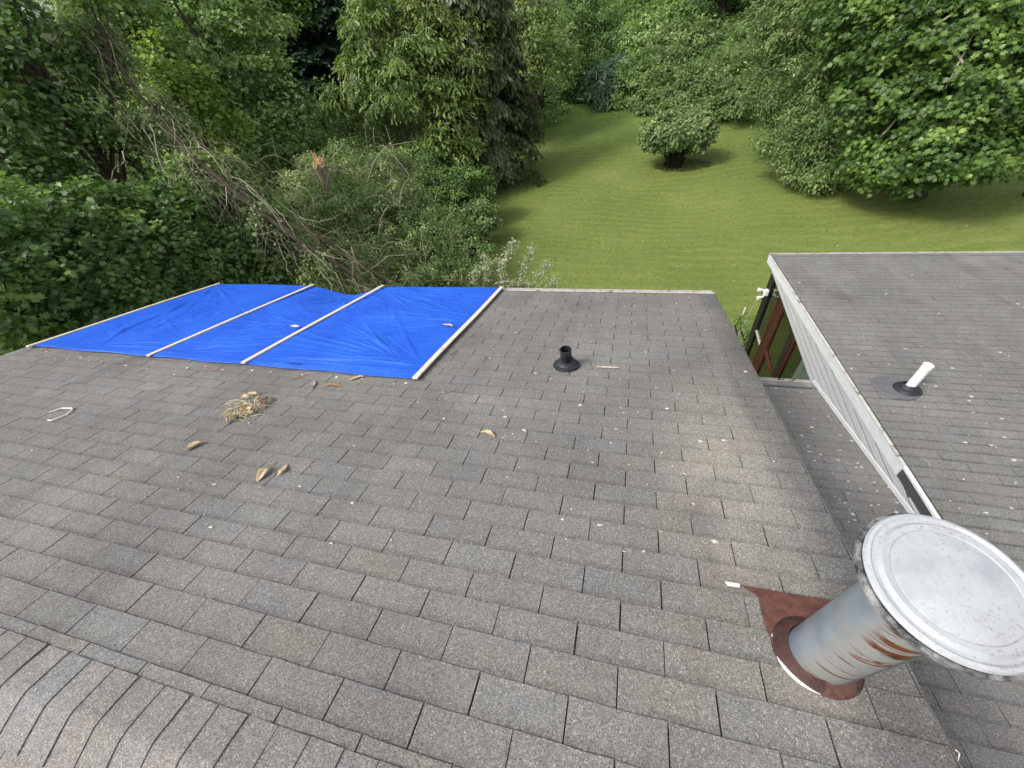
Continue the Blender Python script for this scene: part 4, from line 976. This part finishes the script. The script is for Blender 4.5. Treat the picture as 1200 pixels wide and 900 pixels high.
def conifer(label, base_xy, H, Rb, mat, seed, n=150, droop=.25, sub=22, leaf=.12, group='conifers', z_from=.12, needle_h=.0, top_frac=1., bark=BARK_D, curt=0.):
    r = np.random.default_rng(seed); rr_ = random.Random(seed); cx, cy = base_xy; g = float(hgt(cx, cy)); b = np.array([cx, cy, g])
    o = empty('spruce_tree' if curt else 'pine_tree', b, label, 'tree', group)
    mb = MB(); mb.tube([b - [0, 0, .1], b + [0, 0, H * .5], b + [0, 0, H]], [.22, .12, .01], 8)
    C = []; Nn = []; T = []; tn = []
    for i in range(n):
        t_ = z_from + (1 - z_from) * (i / n); z = H * t_; R = Rb * (1 - t_) ** .75 * rr_.uniform(.7, 1.12) + .15; a = rr_.uniform(0, 2 * math.pi)
        tocam = math.atan2(-cy, -cx)
        if math.cos(a - tocam) < -.4 and rr_.random() < .5: continue
        dr = np.array([math.cos(a), math.sin(a), 0]); p = [b + [0, 0, z]]
        for k_ in range(1, 6):
            s_ = k_ / 5; p.append(b + [0, 0, z] + dr * R * s_ + np.array([0, 0, R * (.10 * s_ - droop * 1.3 * s_ * s_)]))
        mb.tube(p, [.03, .024, .018, .013, .009, .004], 4, cap=False)
        m = int(sub * R * 4); s_ = r.random(m) ** .7; pp = b + np.array([0, 0, z]) + dr * (R * s_)[:, None] + np.array([0, 0, 1.]) * (R * (.10 * s_ - droop * 1.3 * s_ * s_))[:, None]
        sd_ = np.array([-dr[1], dr[0], 0]); off = r.normal(0, 1, m) * R * .20 * (1 - .5 * s_); pp = pp + sd_ * off[:, None] + np.array([0, 0, -1.]) * (np.abs(off) * .5 * (1 + curt) + r.random(m) * .06)[:, None]
        tg = dr * .6 + sd_ * np.sign(off)[:, None] * .7 + r.normal(0, .25, (m, 3)); tg[:, 2] -= .3 + curt * 2.2
        C.append(pp); Nn.append(np.array([0, 0, 1.]) * (1 if not curt else .2) + dr * (.3 + curt) + r.normal(0, .35, (m, 3))); T.append(tg); tn.append(np.clip(rr_.gauss(.4, .16) + r.normal(0, .12, m), 0, 1))
    C = np.concatenate(C); N = len(C)
    V, idx, lt, tt = leaves(C, np.concatenate(Nn), np.concatenate(T), leaf * r.uniform(.7, 1.5, N), 'simple', np.concatenate(tn))
    obj('foliage', mesh_np('foliage', V - b, idx, lt, mat, tt), b, o); mb.build('trunk', bark, o, b); return o
P_ = at(375, 60, 29); conifer('blue-green dark pine behind the maple and the locust', (P_[0], P_[1]), 12.5, 3.8, L_PINE, 21, n=210, droop=.10, sub=60, leaf=.22)
P_ = at(330, 20, 33); conifer('second dark pine, mostly hidden behind the fresh green tree', (P_[0], P_[1]), 13, 3.6, L_PINE, 22, n=170, droop=.1, sub=45, leaf=.24)
P_ = at(583, 205, 19.7); conifer('dark drooping spruce at the left edge of the lawn', (P_[0] - .3, P_[1] + .4), 12.0, 2.5, L_SPRUCE, 23, n=300, droop=.34, sub=60, leaf=.16, curt=.8, z_from=.10)
P_ = at(520, 20, 26); conifer('tall dark spruce behind the locust tree', (P_[0], P_[1]), 15, 3., L_SPRUCE, 24, n=220, droop=.3, sub=40, leaf=.2, curt=.6)
# right of the spruce
tree('yellow-green tree right of the spruce at the top of the picture', [LB(625, 45, 25, 32, 28), LB(645, 75, 25, 26, 24), LB(605, 95, 24, 26, 26), LB(610, 15, 26, 40, 30)], L_LOCUST, seed=25, kind='simple', leaf=.17, clump=.55, per=60, cover=2.1, trunk_r=.15, group='trees at the far end of the lawn')
tree('shaded grey-green tree behind the far left corner of the lawn', [LB(625, 120, 29, 34, 34), LB(650, 60, 32, 34, 50), LB(600, 135, 27, 25, 28), LB(640, 150, 31, 26, 20)], L_GREY, seed=26, kind='simple', leaf=.17, clump=.6, per=60, cover=2.1, trunk_r=.18, group='trees at the far end of the lawn')
tree('tall ivy-wrapped tree standing at the far end of the lawn', [LB(672, 30, 34, 20, 45), LB(668, 95, 33.5, 16, 45), LB(700, 50, 34, 22, 40), LB(700, 20, 35, 26, 30), LB(690, 105, 33, 24, 30), LB(655, 130, 33.5, 16, 26)], L_DARK, 'ivy_tree', seed=27, kind='simple', leaf=.18, clump=.6, per=60, cover=2.1, trunk_r=.30, bark=BARK_D, base=tuple(at(667, 160, 34)[:2]), group='trees at the far end of the lawn')
shrub('dark low conifer shrub at the far edge of the lawn', [LB(712, 95, 31, 24, 20), LB(725, 85, 31, 18, 14), LB(705, 118, 30, 18, 12)], L_PINE, seed=28, kind='needle', leaf=.35, clump=.5, per=70, cover=2.)
shrub('pale olive shrub right of the dark conifer shrub', [LB(745, 92, 30, 24, 24), LB(725, 118, 30, 28, 14), LB(760, 118, 29, 24, 18)], L_GREY, seed=29, kind='simple', leaf=.17, clump=.42, per=60, cover=2.)
shrub('large olive-silver shrub directly behind the round clipped bush', [LB(790, 105, 28.5, 34, 28), LB(765, 128, 28, 20, 18), LB(810, 122, 27, 36, 20), LB(775, 80, 31, 30, 22)], L_OLIVE, seed=30, kind='simple', leaf=.17, clump=.42, per=60, cover=2.)
shrub('olive shrub between the round bush and the big right hand tree', [LB(850, 112, 26.5, 32, 28), LB(880, 105, 25.5, 32, 36), LB(840, 85, 28, 34, 24), LB(885, 70, 27, 28, 26)], L_OLIVE, seed=31, kind='simple', leaf=.16, clump=.40, per=60, cover=2.)
shrub('yellowish shrub rising above the olive shrubs on the bank', [LB(800, 50, 37, 32, 20), LB(775, 62, 36, 24, 16), LB(825, 60, 37, 22, 16)], L_OLIVE, seed=32, kind='simple', leaf=.24, clump=.55, per=60, cover=2.)
shrub('grey-green bush high on the bank above the dark conifer shrub', [LB(740, 50, 40, 30, 16), LB(700, 70, 38, 22, 14), LB(770, 30, 44, 34, 16)], L_GREY, seed=33, kind='simple', leaf=.26, clump=.6, per=60, cover=2.)
shrub('bright green bush on the bank near the top right of the shrubs', [LB(880, 45, 34, 22, 14), LB(905, 30, 34, 22, 14), LB(850, 70, 33, 20, 10)], L_BRIGHT, seed=34, kind='simple', leaf=.22, clump=.5, per=60, cover=2.)
# trees on the bank behind, trunks showing
for i_, (px, d, r_, lab) in enumerate([(843, 42, .30, 'thick dark trunk tree at the top edge, above the olive shrubs'), (862, 44, .2, 'slim tree close right of the thick dark trunk'), (722, 50, .22, 'bare-trunked tree at the top edge above the grey-green bush'), (880, 40, .25, 'leaning ivy-dark tree at the top edge left of the big tree')]):
    P_ = at(px, 40, d)
    tree(lab, [LB(px - 10, -15, d, 22, 22), LB(px + 18, -40, d, 30, 26), LB(px + 6, 52 if i_ == 3 else -20, d, 18, 18)], L_DARK if i_ in (0, 3) else L_OLIVE, seed=40 + i_, kind='simple', leaf=.26, clump=.7, per=50, cover=1.5, trunk_r=r_, bark=BARK_D, base=(P_[0], P_[1]), group='trees on the bank behind the lawn')
# round clipped bush on the lawn
rb = shrub('round clipped bush standing alone on the lawn', [LB(795, 154, 20.1, 40, 19), LB(770, 163, 19.8, 20, 11), LB(818, 156, 20.0, 20, 19), LB(800, 142, 20.3, 26, 13), LB(784, 158, 19.5, 26, 14)], L_CLIP, 'round_bush', 'bush', None, seed=50, kind='round', leaf=.12, clump=.20, per=40, cover=3.0, stems=110, flat=.8, up=.6, tone_c=.2)
mu = MB(); r = random.Random(6); bc = at(800, 188, 20.0)
vs = [(bc[0], bc[1], float(hgt(bc[0], bc[1])) + .06)]
for q in range(40):
    a = 2 * math.pi * q / 40; rr_ = r.uniform(.85, 1.1); x, y = bc[0] + 1.1 * rr_ * math.cos(a), bc[1] + .7 * rr_ * math.sin(a); vs.append((x, y, float(hgt(x, y)) + .006))
mu.add(vs, [(0, 1 + q, 1 + (q + 1) % 40) for q in range(40)]); mu.build('shaded_earth_patch', mat_plain('shaded_earth', (.055, .058, .026), .95, .1, .5, 9, .5, 0, (.10, .14, .035), 5, (.4, .6)), None, kind='structure')  # earth patch darkened in colour for the shade under the bush
# big right hand trees
tree('fine-leaved tree leaning over the lawn, left half of the big right hand foliage', [LB(905, 20, 20, 38, 36), LB(945, 70, 19.4, 48, 42), LB(912, 105, 19.6, 36, 38), LB(932, 160, 18.6, 44, 36), LB(972, 188, 17.8, 50, 28), LB(990, 120, 18.6, 50, 50), LB(960, 10, 20, 60, 45), LB(955, 205, 17.8, 36, 14)], L_OLIVE, seed=60, kind='simple', leaf=.095, clump=.36, per=80, cover=3., trunk_r=.2, droop=.5, base=(6.6, 17.6), group='big trees right of the lawn')
tree('broad-leaved bright green tree hanging over the lawn on the right', [LB(1030, 40, 17.4, 60, 50), LB(1100, 30, 17.2, 70, 50), LB(1040, 110, 16.8, 60, 45), LB(1120, 110, 16.6, 70, 50), LB(1050, 170, 16.2, 52, 36), LB(1110, 170, 16.2, 60, 34), LB(1030, 200, 16.4, 34, 18), LB(1070, 208, 16.3, 34, 14), LB(1170, 60, 17.4, 70, 70), LB(1180, 140, 17.2, 60, 45), LB(1240, 90, 17.6, 70, 80), LB(1080, -30, 18, 110, 50)], L_BRIGHT, 'broadleaf_tree', seed=61, kind='maple', leaf=.125, clump=.32, per=46, cover=2.3, tone_c=.27, trunk_r=.3, droop=.4, base=(8.6, 15.8), group='big trees right of the lawn')
tree('darker tree at the right edge with drooping leaf tips over the grass', [LB(1160, 172, 17.6, 50, 26), LB(1210, 150, 17.8, 50, 32), LB(1110, 188, 17.2, 40, 18), LB(1230, 40, 18, 60, 70)], L_MID, seed=62, kind='round', leaf=.12, clump=.36, per=50, cover=2.4, trunk_r=.16, droop=.5, base=(11.5, 15.6), group='big trees right of the lawn')
mb = MB()
for pts in ([(1148, 10, 16.6), (1140, 40, 16.2), (1130, 62, 16), (1118, 84, 15.9), (1108, 104, 15.9)], [(1095, 34, 16.4), (1104, 24, 16.3), (1114, 18, 16.3)], [(1120, 60, 16), (1132, 80, 15.9), (1150, 92, 15.9)], [(1050, 140, 15.9), (1040, 152, 15.8), (1032, 160, 15.8)], [(1076, 120, 15.9), (1064, 134, 15.8), (1056, 142, 15.8)]):
    mb.tube([at(*p) for p in pts], [.03, .025, .02, .015, .01][:len(pts)], 5)
props(mb.build('bare_branches', TWIG_P), 'pale bare branches showing through the bright broad-leaved tree on the right', 'branches')
# undergrowth at the edge of the lawn
for i_, (px, py, d, rx, ry, mt, lab) in enumerate([(545, 225, 15.6, 32, 26, L_MID, 'low leafy bush at the left lawn edge under the spruce'), (560, 255, 14.0, 22, 16, L_BRUSH, 'greyish low bush at the left lawn edge, second nearest'), (525, 270, 12.6, 32, 24, L_MID, 'leafy bush nearest the roof at the left lawn edge'),
                                     (520, 215, 17.0, 36, 22, L_DARK, 'dark bush beneath the locust tree'), (600, 118, 31, 34, 14, L_BRIGHT, 'bright low bush at the far left corner of the lawn'), (645, 128, 33.5, 24, 8, L_BRIGHT, 'low green weeds at the far end of the lawn beside the ivy tree')]):
    shrub(lab, [LB(px, py, d, rx, ry), LB(px - rx * .6, py + ry * .4, d, rx * .6, ry * .7), LB(px + rx * .5, py + ry * .5, d, rx * .5, ry * .5)], mt, seed=70 + i_, kind='round', leaf=.09 if d < 20 else .16, clump=.28 if d < 20 else .4, per=50, cover=2.2)

# ------------------------------------------------------------------ fallen tree with dead vines
def strands(mb, P0s, dirs, L_, n, seed, rad=.008, sag=.6, wob=.12, sides=3, seg=7):
    r = random.Random(seed)
    for i in range(n):
        k = r.random() * (len(P0s) - 1); k0 = int(k); p = P0s[k0] + (P0s[k0 + 1] - P0s[k0]) * (k - k0) + np.array([r.gauss(0, .3), r.gauss(0, .3), r.gauss(0, .28)])
        d = np.array(dirs[k0]) + np.array([r.gauss(0, .45), r.gauss(0, .45), r.gauss(0, .35)]); d /= np.linalg.norm(d); ln = r.uniform(.3, 1) * L_; pts = [p]; dd = d.copy()
        for s_ in range(seg):
            dd = dd + np.array([r.gauss(0, wob), r.gauss(0, wob), r.gauss(0, wob) - sag / seg]); dd /= np.linalg.norm(dd); pts.append(pts[-1] + dd * ln / seg)
        ra = rad * r.uniform(.5, 1.6); mb.tube(pts, [ra * (1 - .8 * q / seg) for q in range(seg + 1)], sides, cap=False)
line = [at(75, -30, 13.6), at(120, 45, 12.6), at(165, 115, 11.6), at(220, 178, 10.6), at(285, 233, 9.8), at(350, 282, 9.1), at(425, 328, 8.5)]
gb = np.array([line[-1][0], line[-1][1], 0.]); ft = empty('fallen_tree', gb, 'fallen tree draped in dead brown vines, slanting down to the blue tarp', 'tree')
mb = MB(); mb.tube(line, [.02, .03, .035, .045, .05, .05, .045], 8); dline = [unit(line[min(i + 1, 6)] - line[max(i - 1, 0)]) for i in range(7)]
mb.tube([line[4] + [0, 0, -.1], line[5] + [.3, .2, 0], line[6] + [.35, .3, -.2]], [.03, .03, .02], 6)
mb.build('trunk', BARK, ft)
mb = MB(); strands(mb, line, [d for d in dline], 1.3, 240, 1, .0045, .6, .2)
mb.build('dead_twigs', TWIG, ft, kind='stuff')
mb = MB(); strands(mb, line[2:], [d for d in dline[2:]], 1.6, 130, 2, .006, .4, .2); strands(mb, line[1:5], [np.array([.2, -.2, -1])] * 5, 2.0, 60, 3, .006, .2, .16)
mb.build('pale_vines', TWIG_P, ft, kind='stuff')
crown('foliage', ft, [LB(110, 60, 12.9, 30, 35), LB(180, 140, 11.6, 36, 26), LB(240, 200, 10.6, 36, 20), LB(305, 255, 9.9, 36, 18), LB(375, 305, 9.2, 36, 16)], L_BRUSH, seed=80, kind='simple', leaf=.08, clump=.24, per=66, cover=4.2, droop=1.0, up=.3)
# tangled fallen crown (brush) with snapped stump
bb = at(440, 290, 11.5); br = empty('brush_pile', (bb[0], bb[1], 0.), 'tangled heap of fallen branches and vines behind the middle of the tarp', 'brush pile')
lobs = [LB(385, 215, 14, 45, 26), LB(440, 200, 14, 45, 24), LB(400, 250, 12.6, 60, 32), LB(460, 250, 12.4, 50, 34), LB(440, 300, 10.8, 55, 28), LB(505, 285, 11.4, 45, 30), LB(350, 245, 13, 32, 28), LB(520, 320, 10, 40, 22), LB(470, 330, 9.6, 45, 18), LB(355, 200, 15, 26, 16)]
_, CC = crown('foliage', br, lobs, L_BRUSH, seed=81, kind='simple', leaf=.075, clump=.24, per=60, cover=2.4, droop=.7, up=.5, tone_c=.3)
crown('foliage', br, [LB(400, 240, 12.2, 50, 30), LB(490, 270, 11.3, 40, 24), LB(420, 305, 10.4, 40, 18), LB(480, 185, 15, 30, 16), LB(560, 300, 9.8, 20, 22), LB(500, 305, 10.6, 40, 20), LB(420, 190, 15, 40, 12)], L_MID, seed=82, kind='simple', leaf=.075, clump=.2, per=40, cover=1.1, droop=.5, up=.5)
mb = MB(); r = random.Random(9)
for i in range(170):
    p = CC[r.randrange(len(CC))]; d = unit(np.array([r.gauss(0, 1), r.gauss(0, 1), r.gauss(.1, .6)])); L_ = r.uniform(.4, 1.5); m = p + d * L_ * .5 + [0, 0, .15 * L_]; e = p + d * L_ + [r.gauss(0, .2), r.gauss(0, .2), -.2 * L_]
    ra = r.uniform(.003, .008); mb.tube([p, (p + m) / 2 + [0, 0, .05], m, (m + e) / 2 + [0, 0, .04], e], [ra, ra, ra * .8, ra * .6, ra * .3], 3, cap=False)
mb.build('branches', TWIG, br, kind='stuff')
mb = MB(); r = random.Random(10)
for i in range(90):
    p = CC[r.randrange(len(CC))] + [0, 0, .15]; d = unit(np.array([r.gauss(0, 1), r.gauss(-.3, 1), r.gauss(.3, .6)])); L_ = r.uniform(.5, 1.6); m = p + d * L_ * .5 + [0, 0, .3 * L_]; e = p + d * L_
    ra = r.uniform(.005, .010); mb.tube([p, (p + m) / 2 + [0, 0, .08], m, (m + e) / 2 + [0, 0, .06], e], [ra, ra, ra * .8, ra * .6, ra * .3], 4, cap=False)
for pts in ([(424, 322, 9.6), (440, 312, 9.7), (455, 300, 9.9), (475, 299, 10), (492, 296, 10.2)], [(430, 215, 13), (438, 190, 13.4), (452, 172, 14), (470, 168, 14.3), (488, 165, 14.5)], [(405, 196, 14), (414, 175, 14.2), (402, 170, 14.2), (388, 186, 14)]):
    mb.tube([at(*p) for p in pts], [.022, .02, .017, .014, .008][:len(pts)], 6)
mb.build('pale_branches', TWIG_P, br, kind='stuff')
# snapped stump
sb = at(374, 196, 13.2); stp = empty('snapped_trunk', (sb[0], sb[1], 0), 'snapped tree trunk with a bright orange splintered top above the brush', 'tree trunk')
mb = MB(); mb.tube([(sb[0], sb[1], -.1), (sb[0], sb[1], sb[2] * .5), (sb[0] + .05, sb[1], sb[2] + .1)], [.30, .22, .16], 14); mb.build('trunk', BARK_L, stp, smooth=True)
mb = MB(); r = random.Random(4)
for i in range(34):
    a = r.uniform(0, 2 * math.pi); q = .16 * math.sqrt(r.random()); x, y = sb[0] + .05 + q * math.cos(a), sb[1] + q * math.sin(a); h = .10 + .24 * r.random() * (1.3 if math.cos(a - 2.6) > 0 else .6); b0 = np.array([x, y, sb[2] + .02]); s_ = r.uniform(.03, .065)
    e = b0 + [r.gauss(0, .04), r.gauss(0, .04), h]; mb.add([b0 + [s_, 0, 0], b0 + [0, s_, 0], b0 + [-s_, 0, 0], b0 + [0, -s_, 0], e + [.008, 0, 0], e - [.008, 0, 0]], [(0, 1, 4), (1, 5, 4), (1, 2, 5), (2, 3, 5), (3, 4, 5), (3, 0, 4), (3, 2, 1, 0)])
mb.build('splinters', RAWWOOD, stp)
# branch with pale leaf undersides above the eave
pb = at(600, 330, 7.4); pbo = empty('pale_leaf_branch', (pb[0], pb[1], float(hgt(pb[0], pb[1]))), 'upturned branches with whitish leaves sticking up behind the eave', 'branch')
mb = MB(); cs = []
for pts in ([(553, 345, 7.6), (556, 325, 7.7), (562, 315, 7.8), (575, 309, 7.9), (588, 306, 8)], [(585, 345, 7.2), (588, 322, 7.4), (590, 305, 7.6), (597, 292, 7.8), (604, 284, 7.9)], [(590, 333, 7.2), (605, 334, 7.3), (618, 337, 7.3), (630, 345, 7.3)], [(605, 345, 7.3), (612, 318, 7.6), (620, 300, 7.8), (624, 290, 7.9)], [(622, 345, 7.2), (628, 330, 7.3), (636, 315, 7.4), (646, 306, 7.5)], [(578, 334, 7.1), (590, 331, 7.2), (610, 333, 7.25), (628, 337, 7.3)], [(640, 348, 7.2), (645, 338, 7.2), (652, 325, 7.3)], [(560, 350, 7.4), (572, 320, 7.6), (566, 297, 7.7)]):
    Q = [at(*p) for p in pts]; mb.tube(Q, [.011, .009, .007, .005, .003][:len(Q)], 5); cs += [(Q[i] + (Q[i + 1] - Q[i]) * f) for i in range(len(Q) - 1) for f in (.2, .5, .8) if i > 0 or f > .5]
for q in (0, 1, 3, 4): pass
base0 = np.array([pb[0], pb[1], .0]); mb.tube([base0, (base0 + at(590, 350, 7.2)) / 2 + [.1, 0, 0], at(590, 345, 7.2)], [.03, .02, .012], 6)
mb.build('stems', BARK_L, pbo)
r = np.random.default_rng(5); cs = np.array(cs); N = 2200; ci = r.integers(0, len(cs), N)
pos = cs[ci] + r.normal(0, .05, (N, 3)); V, idx, lt, tn = leaves(pos, r.normal(0, 1, (N, 3)) + [0, -.4, .6], r.normal(0, 1, (N, 3)), .05 * r.uniform(.6, 1.3, N), 'simple', np.clip(r.normal(.55, .3, N), 0, 1))
obj('leaves', mesh_np('leaves', V - wloc(pbo), idx, lt, L_PALE, tn), wloc(pbo), pbo)
N = 700; ci = r.integers(0, len(cs), N); pos = cs[ci] + r.normal(0, .07, (N, 3)) + [0, 0, -.06]; V, idx, lt, tn = leaves(pos, r.normal(0, 1, (N, 3)) + [0, -.4, .6], r.normal(0, 1, (N, 3)), .05 * r.uniform(.6, 1.3, N), 'simple', np.clip(r.normal(.4, .3, N), 0, 1))
obj('green_leaves', mesh_np('green_leaves', V - wloc(pbo), idx, lt, L_BRUSH, tn), wloc(pbo), pbo)
# brambles under the window wall
shrub('small bramble at the foot of the right house, under the windows', [LB(884, 395, 7.9, 10, 22), LB(876, 372, 8.4, 8, 14)], L_MID, 'bramble', 'bramble', None, seed=90, kind='simple', leaf=.05, clump=.14, per=30, cover=1.6)
m_ = MB().tube([(2.86, 9.3, 0), (2.87, 9.3, .22)], [.02, .018], 8); props(m_.build('stake', PIPEW), 'short white stake in the grass beside the near roof edge', 'stake')

fl_ = MB(); r = random.Random(31)
for i in range(170):
    px, py = r.uniform(540, 1190), r.uniform(150, 330); rr_ = ray(px, py); P_ = rr_ * (-CAMZ / rr_[2]); x, y = P_[0], P_[1]
    if x < lawn_edge_x(y) + .2 or y > lawn_far_y(x): continue
    z = float(hgt(x, y)) + .02; s_ = r.uniform(.012, .035); a = r.uniform(0, 3.1)
    fl_.add([(x + s_ * math.cos(a), y + s_ * math.sin(a), z), (x + s_ * .5 * math.cos(a + 1.6), y + s_ * .5 * math.sin(a + 1.6), z + .012), (x - s_ * math.cos(a), y - s_ * math.sin(a), z + .004), (x - s_ * .5 * math.cos(a + 1.6), y - s_ * .5 * math.sin(a + 1.6), z)], [(0, 1, 2, 3)])
props(fl_.build('lawn_litter', PETAL, None, kind='stuff'), 'pale fallen petals and leaf scraps dotted over the lawn', 'litter')
# ------------------------------------------------------------------ far wood and undergrowth
def understory(name, label, n, size, mat, region_fn, hh, seed, cat='undergrowth', kind='simple', tmean=.4):
    r = np.random.default_rng(seed); X, Y = region_fn(r, n); n = len(X); g = hgt(X, Y)
    Z = g + hh * r.random(n) ** 1.3 * (.6 + .4 * np.sin(X * 1.3) * np.sin(Y * .9))
    pos = np.stack([X, Y, Z], 1); tn = np.clip(r.normal(tmean, .18, n) + .12 * np.sin(X * .8 + Y * .6), 0, 1)
    V, idx, lt, tt = leaves(pos, np.array([0, 0, .8]) + r.normal(0, .5, (n, 3)), r.normal(0, 1, (n, 3)), size * r.uniform(.6, 1.4, n) * (1 + np.maximum(0, Y - 20) / 30), kind, tn)
    return props(obj(name, mesh_np(name, V, idx, lt, mat, tt), (0, 0, 0)), label, cat, kind='stuff')
def reg_left(r, n):
    Y = r.uniform(5.5, 40, n * 2); X = -r.uniform(3.0, 42, n * 2); k = (X < lawn_edge_x(Y) - .0) & (X > -1.9 * Y - 6); return X[k][:n], Y[k][:n]
def reg_back(r, n):
    Y = r.uniform(24, 72, n * 2); X = r.uniform(-34, 34, n * 2); k = (Y > lawn_far_y(X) - .1) & (X > -8) ; return X[k][:n], Y[k][:n]
understory('undergrowth', 'dense low green undergrowth on the wood floor left of the lawn', 90000, .13, L_DARK, reg_left, 1.3, 101)
understory('undergrowth', 'dense green undergrowth covering the bank behind the lawn', 70000, .17, L_MID, reg_back, .9, 102)
# background wood: distant trees as a mass
lobs = []; r = random.Random(77)
for i in range(46):
    X = r.uniform(-75, 45); Y = r.uniform(46, 92) if X > -30 else r.uniform(28, 80); g = float(hgt(X, Y)); H = r.uniform(9, 15)
    if -4 < math.degrees(math.atan2(X, Y)) < 14 and r.random() < .6: continue
    for q in range(4): lobs.append((np.array([X + r.gauss(0, 1.6), Y + r.gauss(0, 1.6), g + H * (.35 + .2 * q)]), r.uniform(2.2, 3.6), r.uniform(2., 3.2), 2.6))
wood = props(bpy.data.objects.new('far_wood', None), 'far dark wood closing the view behind the nearer trees', 'wood', kind='stuff'); bpy.data.objects.remove(wood)
anchor = MB(); r = random.Random(78)
for P_, a, b_, c_ in lobs[::4]:
    g = float(hgt(P_[0], P_[1])); anchor.tube([(P_[0], P_[1], g - .2), (P_[0] + r.gauss(0, .4), P_[1], P_[2] + 6)], [.28, .1], 6)
fw = anchor.build('far_wood', BARK_D, None, (0, 0, 0)); fwv = fw
dummy = fw
o, C = crown('far_foliage', fw, lobs, L_GREY, seed=110, kind='simple', leaf=.38, clump=1.1, per=34, cover=1.5)
o['kind'] = 'stuff'
props(fw, 'far dark wood closing the view behind the nearer trees', 'wood', kind='stuff')
